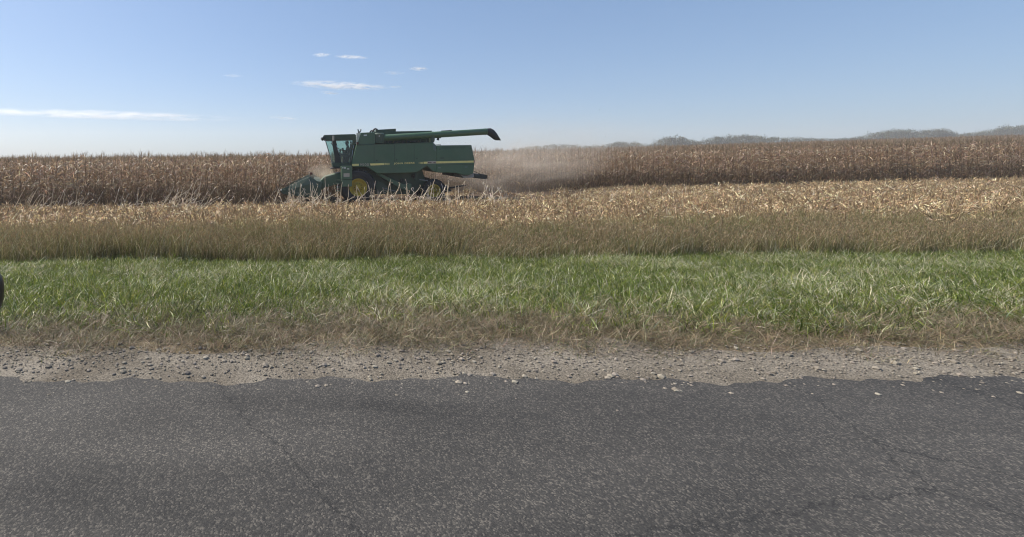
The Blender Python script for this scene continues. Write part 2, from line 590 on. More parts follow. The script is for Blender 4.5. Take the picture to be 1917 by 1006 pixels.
for k in range(6):
    L = Leafy()
    for i in range(70):
        r = 0.2 * math.sqrt(rnd.random()); a = rnd.uniform(0, 6.283)
        base = (r * math.cos(a), r * math.sin(a), -0.01)
        col = jit(rnd.choice([(0.26, 0.20, 0.12), (0.20, 0.15, 0.09), (0.32, 0.26, 0.17), (0.10, 0.11, 0.04)]), 0.25)
        L.strip(base, rnd.uniform(0, 6.283), rnd.uniform(0.7, 1.5), rnd.uniform(0.05, 0.16), rnd.uniform(0.002, 0.0045),
                rnd.uniform(0.1, 0.9), 4, col, rnd.uniform(-1, 1), 0.2, 0.25)
    thatch.append(L.mesh('thatch_clump', M_DRYT))


def verge_far(x):   # far edge of the mown turf
    return 10.55 + 0.045 * x + 0.18 * np.sin(x * 0.8)


def verge_near(x):
    return 4.95 + 0.25 * np.sin(x * 0.9 + .6) + 0.15 * np.sin(x * 2.3)


x, y = pts_uniform(19000, 4.2, 12.2)
wild = rg.normal(0, 0.14, len(x)) * np.where(rg.random(len(x)) < .2, 2.4, 1)
k = (y + wild < verge_far(x)) & (y + 2.2 * np.abs(wild) - 0.1 > verge_near(x))
x, y = x[k], y[k]
nz = vnoise(x, y, 0.9, 3) + 0.5 * vnoise(x, y, 0.35, 4)
k = rg.random(len(x)) < 0.62 + 0.5 * nz
x, y, nz = x[k], y[k], nz[k]
vi = np.where(nz + rg.normal(0, .12, len(x)) > 0.88, rg.choice([3, 7, 8], len(x)), rg.choice([0, 1, 2, 4, 5, 6, 9], len(x)))
place('green_grass', x, y, turf, vi, 0.65, 1.3, 0.25, 'strip of green verge grass between the dry verge edge and the tall brown grass', 'grass')

x, y = pts_uniform(5200, 3.7, 6.0)
k = (y < verge_near(x) + rg.normal(0.25, 0.32, len(x))) & (y > 4.0 + rg.normal(0, 0.2, len(x)))
place('dry_grass', x[k], y[k], thatch, rg.integers(0, 6, k.sum()), 0.7, 1.3, 0.2, 'thin strip of dead flattened grass along the near verge edge', 'dead grass')

M_STONE = leafmat('stone', 0.0, 0.9, 0.2, 0.6)
stones = []
for k in range(5):
    L = Leafy()
    bm = bmesh.new(); bmesh.ops.create_icosphere(bm, subdivisions=1, radius=1)
    c_ = jit(rnd.choice([(0.19, 0.17, 0.14), (0.13, 0.12, 0.105), (0.24, 0.21, 0.17)]), .15)
    for v in bm.verts:
        v.co = Vector((v.co.x * rnd.uniform(.8, 1.2), v.co.y * rnd.uniform(.7, 1.1), v.co.z * rnd.uniform(.5, .8)))
        L.v.append(tuple(v.co)); L.c.append(c_)
    bm.verts.index_update()
    L.f = [tuple(v.index for v in f.verts) for f in bm.faces]
    bm.free()
    stones.append(L.mesh('stone', M_STONE, False))
x = rg.uniform(-3.2, 7.5, 7000); y = 3.62 + rg.normal(0, .22, 7000)
sz = np.clip(rg.lognormal(-5.3, .62, 7000), .002, .028)
p = np.stack([x, y, ground_z(x, y) + .008], -1)
o = scatter('loose_gravel', p, np.stack([np.zeros(7000), np.zeros(7000), rg.uniform(0, 6.28, 7000)], -1), sz, rg.integers(0, 5, 7000), stones)
set_props(o, 'loose gravel along the edge of the road', 'gravel', kind='stuff')

# --- rough tall grass
M_TALL = leafmat('rough_grass_blades', 0.35, 0.5, 0.35, 0.5)
tall = []
TALLC = [(0.21, 0.18, 0.070), (0.17, 0.175, 0.050), (0.42, 0.35, 0.18), (0.080, 0.095, 0.028), (0.25, 0.18, 0.080), (0.10, 0.085, 0.042)]
for k in range(9):
    L = Leafy()
    green = k in (2, 5, 7)
    for i in range(46):
        r = 0.2 * math.sqrt(rnd.random()); a = rnd.uniform(0, 6.283)
        base = (r * math.cos(a), r * math.sin(a), -0.02)
        col = jit(rnd.choice(TALLC), 0.2)
        if green and rnd.random() < .75: col = jit((0.15, 0.175, 0.045), 0.25)
        tip = L.strip(base, rnd.uniform(0, 6.28), rnd.uniform(0.0, 0.24), rnd.uniform(0.26, 0.68), rnd.uniform(0.003, 0.006),
                      rnd.uniform(0.05, 0.6), 5, col, rnd.uniform(-1, 1), 0.25, 0.1)
        if rnd.random() < 0.35:      # seed head
            cs = jit((0.30, 0.22, 0.12), 0.2)
            L.strip(tip - Vector((0, 0, 0.015)), rnd.uniform(0, 6.28), rnd.uniform(0, .5), rnd.uniform(0.04, 0.09), 0.011, 0.5, 2, cs, 1.0, 0.3)
            L.strip(tip - Vector((0, 0, 0.015)), rnd.uniform(0, 6.28), rnd.uniform(0, .5), rnd.uniform(0.04, 0.09), 0.011, 0.5, 2, cs, -1.0, 0.3)
    for i in range(3):
        r = 0.2 * math.sqrt(rnd.random()); a = rnd.uniform(0, 6.283)
        L.strip((r * math.cos(a), r * math.sin(a), -.02), rnd.uniform(0, 6.28), rnd.uniform(0.0, 0.35), rnd.uniform(0.40, 0.76), 0.0055, rnd.uniform(0.1, 1.1), 5,
                jit((0.72, 0.62, 0.43), .2), 1.2, .4, .15)
    for i in range(14):
        r = 0.2 * math.sqrt(rnd.random()); a = rnd.uniform(0, 6.283)
        L.strip((r * math.cos(a), r * math.sin(a), -.02), rnd.uniform(0, 6.28), rnd.uniform(0.2, 0.7), rnd.uniform(0.15, 0.35), 0.008, rnd.uniform(0.6, 1.6), 4,
                jit((0.11, 0.11, 0.045), 0.3), 0.5)
    tall.append(L.mesh('rough_grass_clump', M_TALL))


def rough_far(x):
    return 14.3 + 0.05 * x + 0.3 * np.sin(x * 0.5 + 1)


x, y = pts_uniform(9000, 10.6, 17.5)
k = (y > verge_far(x) + 0.02 + rg.normal(0, 0.06, len(x))) & (y < rough_far(x) + rg.normal(0, 0.35, len(x)))
x, y = x[k], y[k]
nz = vnoise(x, y, 1.6, 8)
bare = (vnoise(x, y, 2.6, 19) > 0.62) & (x > 4) & (y > 12.6)       # lower, thinner growth on the right
k = (rg.random(len(x)) < 0.55 + 0.5 * nz) & ~(bare & (rg.random(len(x)) < .55))
x, y, nz = x[k], y[k], nz[k]
back = sstep(11.5, 14.0, y - 0.05 * x)
vi = np.where(0.45 * nz + 0.62 * back + rg.normal(0, .16, len(x)) > 0.62, rg.choice([2, 5, 7], len(x)), rg.choice([0, 1, 3, 4, 6, 8], len(x)))
hs = rg.uniform(0.62, 1.05, len(x)) * (0.72 + 0.55 * vnoise(x, y, 0.8, 31)) * np.where(x > 3.5, 0.82, 1.0)
p = np.stack([x, y, ground_z(x, y)], -1)
rot = np.stack([rg.normal(0, .06, len(x)), rg.normal(0.07, .07, len(x)), rg.normal(0, 0.5, len(x))], -1)
o = scatter('tall_grass', p, rot, np.stack([np.ones(len(x)), np.ones(len(x)), hs], -1), vi, tall)
set_props(o, 'band of tall brown and olive grass between the green verge and the stubble', 'grass', kind='stuff')

CUT_X, FRONT_Y, BACK_Y = -1.9, 23.7, 29.6
# --- harvested strip: husks and stubble
M_HUSK = leafmat('husk', 0.35, 0.5, 0.4, 0.45)
HUSKC = [(0.74, 0.57, 0.33), (0.52, 0.37, 0.20), (0.88, 0.77, 0.53), (0.19, 0.12, 0.07), (0.68, 0.51, 0.29), (0.36, 0.24, 0.14)]
husk = []
for k in range(8):
    L = Leafy()
    for i in range(58):
        r = 0.36 * math.sqrt(rnd.random()); a = rnd.uniform(0, 6.283)
        base = (r * math.cos(a), r * math.sin(a), rnd.uniform(0, 0.07))
        L.strip(base, rnd.uniform(0, 6.283), rnd.uniform(0.7, 1.75), rnd.uniform(0.09, 0.27), rnd.uniform(0.012, 0.034),
                rnd.uniform(-0.6, 1.8), 5, jit(rnd.choice(HUSKC), 0.2), rnd.uniform(-2.5, 2.5), 0.15, 0.3)
    for i in range(5):
        a = rnd.uniform(0, 6.283); r = rnd.uniform(0, .3)
        b = Vector((r * math.cos(a), r * math.sin(a), -0.02))
        t = b + Vector((rnd.gauss(0, .06), rnd.gauss(0, .06), rnd.uniform(0.12, 0.34)))
        L.stick([b, t], [0.012, 0.010], jit((0.38, 0.28, 0.16), .2))
    husk.append(L.mesh('husk_clump', M_HUSK))
x, y = pts_uniform(4900, 13.4, 23.6)
k = y > rough_far(x) - 0.5 + rg.normal(0, 0.4, len(x))
x, y = x[k], y[k]
x2, y2 = pts_uniform(1900, 23.6, 30.0)
x, y = np.concatenate([x, x2]), np.concatenate([y, y2])
litter_end = 22.1 + 7.5 * sstep(10.0, 19.0, x) + rg.normal(0, .45, len(x))      # husks stop; the darker soil beyond also carries painted shade
nzh = vnoise(x, y, 0.9, 41) + .6 * vnoise(x, y, 0.4, 42)
k = (y < litter_end) & (rg.random(len(x)) < .25 + .85 * nzh) | ((rg.random(len(x)) < .10) & (x > CUT_X))
x, y = x[k], y[k]
place('corn_stubble', x, y, husk, rg.integers(0, 8, len(x)), 0.8, 1.55, 0.25, 'litter of pale husks and cut corn stubble on the harvested strip', 'corn stubble')

# --- standing corn
M_CORN = leafmat('dry_corn', 0.42, 0.45, 0.4, 0.4)
CORNC = [(0.34, 0.225, 0.14), (0.27, 0.175, 0.11), (0.46, 0.33, 0.22), (0.20, 0.13, 0.082), (0.60, 0.48, 0.35)]


def corn_mesh(k):
    L = Leafy()
    h = rnd.uniform(1.95, 2.2)
    bx, by = rnd.gauss(0, .07), rnd.gauss(0, .07)
    sp = lambda t: Vector((bx * t * t, by * t * t, h * t - 0.03 * (t == 0)))
    sc = jit((0.24, 0.17, 0.095), .2)
    L.stick([sp(0), sp(.35), sp(.7), sp(1)], [0.014, 0.013, 0.010, 0.006], sc)
    az = rnd.uniform(0, 3.14)
    for i in range(15):
        t = 0.10 + 0.85 * i / 14 + rnd.uniform(-.02, .02)
        az += math.pi + rnd.gauss(0, .5)
        ln = rnd.uniform(0.35, 0.68) * (0.75 + 0.5 * math.sin(math.pi * min(1, t)))
        L.strip(sp(t), az, rnd.uniform(0.25, 0.8), ln, rnd.uniform(0.02, 0.042), rnd.uniform(1.0, 2.8), 6,
                jit(rnd.choice(CORNC), .22), rnd.uniform(-2.2, 2.2), 0.12, 0.35)
    for q in range(rnd.choice([1, 1, 2])):     # ear in its husk
        t = rnd.uniform(0.42, 0.58); a = rnd.uniform(0, 6.28)
        for j in range(3):
            L.strip(sp(t), a + rnd.gauss(0, .35), rnd.uniform(1.0, 2.2), rnd.uniform(0.2, 0.28), 0.06, rnd.uniform(0, .8), 4, jit((0.46, 0.37, 0.25), .15), rnd.uniform(-1, 1), .3)
    top = sp(1)
    L.stick([top, top + Vector((bx, by, 0.22))], [0.005, 0.003], sc, 3)
    for i in range(6):                          # tassel
        L.strip(top + Vector((0, 0, rnd.uniform(0, .1))), rnd.uniform(0, 6.28), rnd.uniform(0.03, 0.55), rnd.uniform(0.20, 0.34), 0.011, rnd.uniform(0.0, 0.6), 3,
                jit((0.25, 0.18, 0.11), .2), .5, .4)
    return L.mesh('corn_plant', M_CORN)


corn = [corn_mesh(k) for k in range(14)]


def corn_rows(y0, y1, row, gap):
    xs, ys = [], []
    for yy in np.arange(y0, y1, row):
        x = np.arange(-0.72 * yy - 2, 1.56 * yy + 2, gap)
        x = x + rg.normal(0, gap * .25, len(x))
        xs.append(x); ys.append(yy + rg.normal(0, .05, len(x)))
    x, y = np.concatenate(xs), np.concatenate(ys)
    k = ~((x > CUT_X) & (y < BACK_Y - .3))
    return x[k], y[k]


xa, ya = corn_rows(FRONT_Y, 47, 0.76, 0.165)
xb, yb = corn_rows(47, 82, 1.0, 0.30)
xc, yc = corn_rows(82, 260, 2.4, 0.8)
cx, cy = np.concatenate([xa, xb, xc]), np.concatenate([ya, yb, yc])
csc = np.concatenate([rg.normal(1.05, .055, len(xa)), rg.normal(1.05, .06, len(xb)), rg.normal(1.05, .07, len(xc))])
# nearest plants in view become plants of their own
order = np.lexsort((cx, np.round((cy - 23.7) / .76)))
vis = (cx > -0.69 * cy) & (cx < 1.51 * cy)
left = [i for i in order if vis[i] and cx[i] < CUT_X and cy[i] < 24.9][:170]
px_of = lambda i: PX + F * cx[i] / cy[i]
right = [i for i in order if vis[i] and cx[i] > 0 and abs(cy[i] - 29.8) < .8 and px_of(i) > 880][:130]
own = set(left + right)
for side, ids in (('left', left), ('right', right)):
    for i in ids:
        o = bpy.data.objects.new('corn_plant', corn[rnd.randrange(14)])
        COL.objects.link(o)
        o.location = (cx[i], cy[i], gz(cx[i], cy[i]))
        o.rotation_euler = (rg.normal(0, .05), rg.normal(0, .05), rg.uniform(0, 6.28))
        s = csc[i]; o.scale = (s, s, s)
        if side == 'left':
            set_props(o, 'dry brown corn plant at the front of the standing corn ahead of the harvester', 'corn plant', 'corn plants ahead of the harvester')
        else:
            set_props(o, 'dry brown corn plant at the edge of the standing corn behind the harvester', 'corn plant', 'corn plants behind the harvester')
k = np.array([i not in own for i in range(len(cx))])
x, y = cx[k], cy[k]
n = len(x)
p = np.stack([x, y, ground_z(x, y)], -1)
rot = np.stack([rg.normal(0, .05, n), rg.normal(0, .05, n), rg.uniform(0, 6.283, n)], -1)
o = scatter('standing_corn', p, rot, csc[k], rg.integers(0, 14, n), corn)
set_props(o, 'wide field of ripe brown corn standing behind the harvester to the horizon', 'corn field', kind='stuff')

# --- pale broken stalks left standing in front of the harvester
M_STALK = leafmat('bleached_stalk', 0.25, 0.5, 0.4, 0.3)
stalks = []
for k in range(10):
    L = Leafy()
    h = rnd.uniform(0.75, 1.15)
    lean = rnd.uniform(0.1, 0.45)
    pts = [Vector((0, 0, -.03))]
    d = Vector((lean, rnd.gauss(0, .12), 1)).normalized()
    for j in range(5):
        pts.append(pts[-1] + d * h / 5)
        d = (d + Vector((rnd.gauss(.03, .17), rnd.gauss(0, .15), 0))).normalized()
        if rnd.random() < .16: d = Vector((rnd.choice([-.8, .8]), rnd.gauss(0, .3), rnd.uniform(-.5, .4))).normalized()
    c0 = jit((0.74, 0.64, 0.50), .12)
    L.stick(pts, [.013, .013, .012, .011, .009, .006], c0)
    for i in range(rnd.randrange(2, 5)):
        q = pts[rnd.randrange(1, 6)]
        L.strip(q, rnd.uniform(0, 6.28), rnd.uniform(.1, .6), rnd.uniform(.10, .28), rnd.uniform(.015, .035), rnd.uniform(1.2, 3.4), 5, jit((0.76, 0.66, 0.52), .15),
                rnd.uniform(-2, 2), .15, .25)
    stalks.append(L.mesh('dry_stalk', M_STALK))
spots = []
for i in range(92):
    spots.append((rnd.uniform(-20, 600), rnd.uniform(20.8, 22.9), 1.12))
for i in range(28):
    spots.append((rnd.uniform(290, 400), rnd.uniform(21.2, 22.6), 1.35))
for i in range(122):
    spots.append((rnd.uniform(520, 945), rnd.uniform(20.2, 22.6), 1.12))
for i in range(34):
    spots.append((rnd.uniform(930, 1260), rnd.uniform(20.5, 25), 0.7))
for i in range(18):
    spots.append((rnd.uniform(1200, 1900), rnd.uniform(21.5, 24), 0.65))
for (sx_, sy_, sc_) in spots:
    X = (sx_ - PX) / F * sy_
    o = bpy.data.objects.new('dry_stalk', stalks[rnd.randrange(10)])
    COL.objects.link(o)
    o.location = (X, sy_, gz(X, sy_))
    s = sc_ * rnd.uniform(.75, 1.15)
    o.scale = (s, s, s)
    if sx_ < 530:
        o.rotation_euler = (rnd.gauss(0, .1), rnd.uniform(0.1, .75), rnd.gauss(0, .3))
        set_props(o, 'pale dry stalk leaning over the husk litter in front of the standing corn', 'dry stalk', 'pale stalks in front of the standing corn')
    else:
        o.rotation_euler = (rnd.gauss(0, .1), rnd.gauss(-.1, .22), rnd.uniform(-.8, .8))
        set_props(o, 'pale dry stalk standing upright in the husk litter in front of the harvester', 'dry stalk', 'pale stalks along the harvested strip')


# ------------------------------------------------------------------ far trees
M_CROWN = leafmat('far_leaves', 0.3, 0.6, 0.2, 0.5)
M_BARK = plain('bark', (0.09, 0.07, 0.055), 0.9, var=0.3, scale=4)
tree_meshes = []
for k in range(6):
    L = Leafy()
    lobes = [(rnd.gauss(0, 1.7), rnd.gauss(0, 1.7), rnd.uniform(1.2, 6.8), rnd.uniform(1.3, 2.3)) for _ in range(13)]
    for (a, b, c, r) in lobes:
        for i in range(60):
            d = Vector((rnd.gauss(0, 1), rnd.gauss(0, 1), rnd.gauss(0, .9))).normalized() * r * rnd.uniform(.5, 1.08)
            L.strip(Vector((a, b, c)) + d, rnd.uniform(0, 6.28), rnd.uniform(0, 3), rnd.uniform(.35, .7), rnd.uniform(.3, .55), rnd.uniform(0, 1), 1,
                    jit(rnd.choice([(0.075, 0.085, 0.035), (0.055, 0.07, 0.03), (0.10, 0.085, 0.04)]), .3), 0, .5)
    cm = L.mesh('crown', M_CROWN, False)
    T = Leafy()
    T.stick([(0, 0, -.3), (0.1, 0, 2), (-.05, .1, 4.2), (0, 0, 6)], [.28, .22, .15, .05], (0.09, 0.07, 0.055), 7)
    for j in range(4):
        a = rnd.uniform(0, 6.28)
        T.stick([(0, 0, 2.2 + j * .6), (math.cos(a) * 1.6, math.sin(a) * 1.6, 4.0 + j * .7)], [.11, .04], (0.09, 0.07, 0.055), 5)
    tree_meshes.append((cm, T.mesh('trunk', M_BARK)))


def far_tree(px, Y, s, label, group):
    X = (px - PX) / F * Y
    r = empty('tree', (X, Y, gz(X, Y)))
    set_props(r, label, 'tree', group)
    c, t = tree_meshes[rnd.randrange(6)]
    a = rnd.uniform(0, 6.28)
    for nm, m_ in (('crown', c), ('trunk', t)):
        q = bpy.data.objects.new(nm, m_)
        COL.objects.link(q)
        q.parent = r; q.rotation_euler = (0, 0, a); q.scale = (s * rnd.uniform(1, 1.25), s * rnd.uniform(1, 1.25), s)


for i in range(4):
    far_tree(-14 + i * 9, 300 + rnd.uniform(-8, 8), rnd.uniform(.5, .62), 'dark rounded tree in the small clump at the left end of the horizon', 'trees at the left horizon')
q = 890.0
while q < 1950:
    Y = rnd.uniform(285, 320)
    s = 0.60 + 0.26 * max(0, min(1, (q - 940) / 260))
    s *= 0.62 + 0.72 * float(vnoise(q, 0, 45, 5))
    far_tree(q, Y, s, 'hazy distant tree in the treeline on the horizon behind the harvester', 'trees along the right horizon')
    q += rnd.uniform(4, 9) * (1 if q > 1040 else 1.6)

#COMBINE#
# ------------------------------------------------------------------ the combine harvester
YN, YF = 24.2, 27.2                    # near and far side of the body
YC = (YN + YF) / 2
base_x = (705 - PX) / F * YC
ROOT = Vector((base_x, YC, gz(base_x, YC)))
comb = empty('combine_harvester', ROOT)
set_props(comb, 'green combine harvester with yellow wheel rims and its grain auger folded back', 'combine harvester')


def part(name, bm, m, parent=None, bevel=0, smooth=False, label=None):
    o = obj(name, bm, m, parent or comb, bevel, smooth, ROOT)
    if label: o['label'] = label
    return o


def B(): return bmesh.new()


M_SUNLIT_PLATE = plain('sunlit_plate_tone', (0.55, 0.57, 0.48), 0.5, var=0.15, scale=6, dust=0.3)  # pale colour stands in for sunlight on the tank's front wall
# body shields
bm = B()
side = [(667.6, 271.2), (809.5, 266.6), (816.6, 272.2), (816.6, 322.5), (809.5, 320.2), (803.5, 314.5), (798.7, 311.2), (792, 315.5), (785, 320.5), (779, 323.2),
        (745, 324.2), (706, 325.2), (701, 322.0), (697, 319.4), (690, 314.6), (686, 312.8), (659, 312.6), (658.8, 305.9)]
prism(bm, side, YN, YF)
part('side_body', bm, M_GREEN, bevel=0.02)
bm = B()
hood = [(816.8, 272.4), (882.8, 271.7), (888.7, 300.0), (888.7, 304), (886.4, 324.9), (880, 327.3), (872, 328.6), (864, 327.2), (854, 324.3), (836, 323.6), (824, 323.8), (816.8, 322.4)]
prism(bm, hood, YN - .01, YF + .01)
part('rear_hood', bm, M_GREEN, bevel=0.025)
bm = B()
prism(bm, [(809.8, 266.7), (815.6, 271.2), (816.2, 283), (811.5, 281)], YN - .012, YN + .02, YN)
part('corner_plate', bm, M_PALEGREEN)
# panel seams, latches and vents on the shields
bm = B()
for px in (762, 738):
    prism(bm, [(px, 271), (px + .35, 271), (px + .35, 300), (px, 300)], YN - .006, YN + .01, YN)
prism(bm, [(668, 271.9), (809, 267.3), (809, 267.9), (668, 272.5)], YN - .02, YN + .01, YN)
prism(bm, [(824, 295.2), (831, 294.8), (831, 297), (824, 297.4)], YN - .03, YN + .01, YN)
part('panel_trim', bm, M_DGREEN)
bm = B()
for px, a_, b_ in ((700, 272.2, 305.6), (738, 271, 304), (775, 270, 302.5)):
    prism(bm, [(px, a_), (px + .5, a_), (px + .5, b_), (px, b_)], YN - .008, YN + .01, YN)
prism(bm, [(817.2, 309.3), (886.6, 307.6), (886.6, 308.1), (817.2, 309.8)], YN - .018, YN + .01, YN)
for px, py in ((704, 300.5), (741, 299), (779, 297), (822, 279), (880, 277.5)):
    prism(bm, [(px, py), (px + 2.4, py - .1), (px + 2.4, py + 1.2), (px, py + 1.3)], YN - .03, YN + .01, YN)
part('panel_seam', bm, M_DARK)
bm = B()
for px, py in ((820, 313.2), (870, 311.8)):
    prism(bm, [(px, py), (px + 5, py - .1), (px + 5, py + 2.2), (px, py + 2.3)], YN - .018, YN + .01, YN)
part('hood_sticker', bm, M_PALEGREEN)
bm = B()
for k in range(3):
    prism(bm, [(826, 276 + k), (870, 275.2 + k), (870, 275.5 + k), (826, 276.3 + k)], YN - .014, YN + .01, YN)
part('hood_vent', bm, M_DGREEN)

# stripe, lettering and emblem
bm = B()
YD = YN - .004
prism(bm, [(659.3, 307.3), (671.8, 307.0), (671.8, 311.0), (659.3, 311.3)], YD, YN + .005, YN)
prism(bm, [(692.2, 306.5), (719.6, 305.5), (719.6, 309.3), (694.0, 310.2)], YD, YN + .005, YN)
for k in range(5):
    px = 720.6 + k * 2.1; w = 1.35 - .22 * k
    prism(bm, [(px, 305.5), (px + w, 305.4), (px + w, 309.2), (px, 309.3)], YD, YN + .005, YN)
for k in range(4):
    px = 784.2 + k * 2.2; w = .55 + .28 * k
    prism(bm, [(px, 303.5), (px + w, 303.5), (px + w, 307.1), (px, 307.1)], YD, YN + .005, YN)
prism(bm, [(793.2, 303.2), (800.0, 303.0), (800.0, 306.8), (793.2, 307.0)], YD, YN + .005, YN)
prism(bm, [(816.6, 302.4), (886.8, 300.9), (886.8, 304.6), (816.6, 306.3)], YD - .012, YN + .005, YN - .01)
part('yellow_stripe', bm, M_CREAM)
bm = B()
prism(bm, [(800.2, 302.2), (816.3, 301.7), (816.3, 306.3), (800.2, 306.9)], YD, YN + .005, YN)
emb = part('emblem', bm, M_STICK)
bm = B()
for a, b_ in ((801.2, 803.2), (803.7, 805.2), (805.7, 807.7), (811.6, 813.2), (813.6, 815.2)):
    prism(bm, [(a, 303.9), (b_, 303.8), (b_, 305.6), (a, 305.7)], YD - .004, YN, YN)
part('emblem_marks', bm, M_BROWN, emb)
bm = B()
prism(bm, [(886.9, 300.8), (888.4, 300.8), (888.2, 304.6), (886.9, 304.6)], YN - .018, YN + .005, YN)
part('side_reflector', bm, M_BROWN)


def lettering(name, text, px0, px1, py_base, py_top, slope, m, Yd, parent, bold=0.022):
    cu = bpy.data.curves.new(name, 'FONT')
    cu.body = text; cu.size = 1; cu.extrude = 0.0; cu.resolution_u = 3; cu.space_character = 1.12; cu.offset = bold
    t = bpy.data.objects.new(name, cu)
    COL.objects.link(t)
    dg = bpy.context.evaluated_depsgraph_get()
    me = bpy.data.meshes.new_from_object(t.evaluated_get(dg))
    bpy.data.objects.remove(t)
    xs = [v.co.x for v in me.vertices]; ys = [v.co.y for v in me.vertices]
    a, b_ = W(px0, py_base, Yd), W(px1, py_top, Yd)
    for v in me.vertices:
        u = (v.co.x - min(xs)) / (max(xs) - min(xs)); w = (v.co.y - min(ys)) / (max(ys) - min(ys))
        v.co = (a.x + u * (b_.x - a.x), Yd, a.z + w * (b_.z - a.z) + slope * u * (b_.x - a.x))
    me.transform(Matrix.Translation(-ROOT))
    bm = bmesh.new(); bm.from_mesh(me)
    r = bmesh.ops.extrude_face_region(bm, geom=bm.faces[:])
    bmesh.ops.translate(bm, verts=[v for v in r['geom'] if isinstance(v, bmesh.types.BMVert)], vec=(0, 0.004, 0))
    bmesh.ops.recalc_face_normals(bm, faces=bm.faces)
    bm.to_mesh(me); bm.free()
    me.name = name
    me.materials.clear(); me.materials.append(m)
    o = bpy.data.objects.new(name, me)
    COL.objects.link(o); o.parent = parent
    return o


lettering('side_lettering', 'JOHN DEERE', 737.2, 776.2, 309.0, 304.9, 0.035, M_CREAM, YN - .005, comb)
lettering('number_lettering', '9500', 673.6, 690.6, 311.3, 306.5, 0.03, M_STICK, YN - .005, comb, 0.0)

# grain tank, its extension and the front tank panel
bm = B()
prism(bm, [(676.2, 248.7), (697.4, 247.7), (702, 250), (702, 270.2), (667.9, 271.0)], YN + .02, YF - .02, YN)
part('tank_front', bm, M_GREEN, bevel=0.02)
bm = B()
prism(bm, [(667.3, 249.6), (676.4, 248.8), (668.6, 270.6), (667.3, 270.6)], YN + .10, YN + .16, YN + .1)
part('tank_front_sunlit_plate', bm, M_SUNLIT_PLATE)  # added plate, coloured to look like the sunlit tank front
bm = B()
prism(bm, [(681, 252.4), (687, 252.2), (687, 254.6), (681, 254.8)], YN + .012, YN + .03, YN)
part('tank_sticker', bm, M_WHITE)
bm = B()
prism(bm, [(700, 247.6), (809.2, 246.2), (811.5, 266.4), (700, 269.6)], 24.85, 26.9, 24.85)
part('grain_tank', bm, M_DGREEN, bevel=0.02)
bm = B()
for (y0, y1) in ((24.95, 25.0), (26.7, 26.75)):
    prism(bm, [(704, 243.2), (741.2, 241.2), (741.2, 248), (704, 248.4)], y0, y1, 24.95)
for px in (704, 740.4):
    prism(bm, [(px, 243.2 - (px > 720) * 2), (px + 1, 243.2 - (px > 720) * 2), (px + 1, 248), (px, 248.2)], 25.0, 26.7, 24.95)
prism(bm, [(741.5, 246.2), (808.8, 244.8), (808.8, 246.4), (741.5, 247.2)], 24.9, 25.0, 24.9)
part('tank_extension', bm, M_DGREEN, bevel=0.01)
bm = B()
pts = [W(697.5, 248, 24.7), W(699.5, 243.6, 24.7), W(702, 241.4, 24.7), W(704.5, 241.8, 24.7), W(706.5, 243.6, 24.7)]
pipe(bm, pts, .045)
pipe(bm, [p_ + Vector((0, 1.6, 0)) for p_ in pts], .045)
part('tank_grab_loop', bm, M_DARK, smooth=True)
bm = B()
pipe(bm, [W(674.5, 252, 24.5), W(671.8, 248.0, 24.5), W(670.0, 242.4, 24.5)], .034)
pipe(bm, [W(672, 248.5, 24.5), W(675.2, 246.0, 24.5), W(675.6, 242.4, 24.5)], .032)
box(bm, W(672.2, 247.8, 24.5), (.12, .10, .10))
part('roof_beacon_bracket', bm, M_GREY)
bm = B()
prism(bm, [(667.2, 267.0), (671.0, 265.6), (671.8, 269.6), (668.0, 271.4)], YN - .03, YN + .06, YN)
part('corner_marker', bm, M_BROWN)

# unloading auger along the near side
YA = 24.45
a0, a1 = W(704, 259.4, YA), W(911.6, 246.6, YA)
ar = 5.9 / F * YA
bm = B()
tube(bm, a0, a1, ar, seg=28)
for t in (.12, .5, .515, .985):
    c = a0.lerp(a1, t); d = (a1 - a0).normalized()
    tube(bm, c - d * .02, c + d * .02, ar + .012, seg=28)
aug = part('unloading_auger', bm, M_GREEN, bevel=0.004, smooth=False)
for p_ in aug.data.polygons: p_.use_smooth = len(p_.vertices) == 4
bm = B()
pc = W(709.5, 259, YA)
tube(bm, pc + Vector((0, 0, -.27)), pc + Vector((0, 0, .20)), .30, seg=24)
tube(bm, pc + Vector((0, 0, .20)), pc + Vector((0, 0, .27)), .30, .2, seg=24)
part('auger_elbow', bm, M_DGREEN, aug)
bm = B()
tube(bm, W(710, 255, YA - .32), W(710, 255, YA - .28), .03, seg=12)
part('marker_lamp', bm, M_WHITE, aug)
bm = B()
prof = [((911.5, 240.7), (911.9, 252.7)), ((918.6, 240.3), (917.5, 256.2)), ((924.2, 243.3), (921.5, 259.3)), ((929.4, 249.5), (924.6, 261.6)), ((937.6, 263.2), (926.9, 262.6))]
rings = []
for t_, b_ in prof:
    A_, C_ = W(*t_, YA), W(*b_, YA)
    m_ = (A_ + C_) / 2; u = (A_ - C_) / 2
    rings.append([bm.verts.new(m_ + u * math.cos(2 * math.pi * k / 20) + Vector((0, (ar + .01) * math.sin(2 * math.pi * k / 20), 0))) for k in range(20)])
for i in range(len(rings) - 1):
    for k in range(20):
        bm.faces.new((rings[i][k], rings[i][(k + 1) % 20], rings[i + 1][(k + 1) % 20], rings[i + 1][k]))
bm.faces.new(rings[-1])
part('auger_spout', bm, M_SPOUT, aug, smooth=True)
bm = B()
box(bm, W(819, 258, YA + .05), (.34, .12, .06))
tube(bm, W(820.6, 258, YA), W(819.6, 262.8, YA), .05, .075, seg=10)
part('auger_lamp', bm, M_DARK, aug)
bm = B()
prism(bm, [(826, 244.9), (846, 243.7), (846, 246.2), (826, 247.4)], YA - .05, YA + .05, YA)
part('auger_top_plate', bm, M_DGREEN, aug)
bm = B()
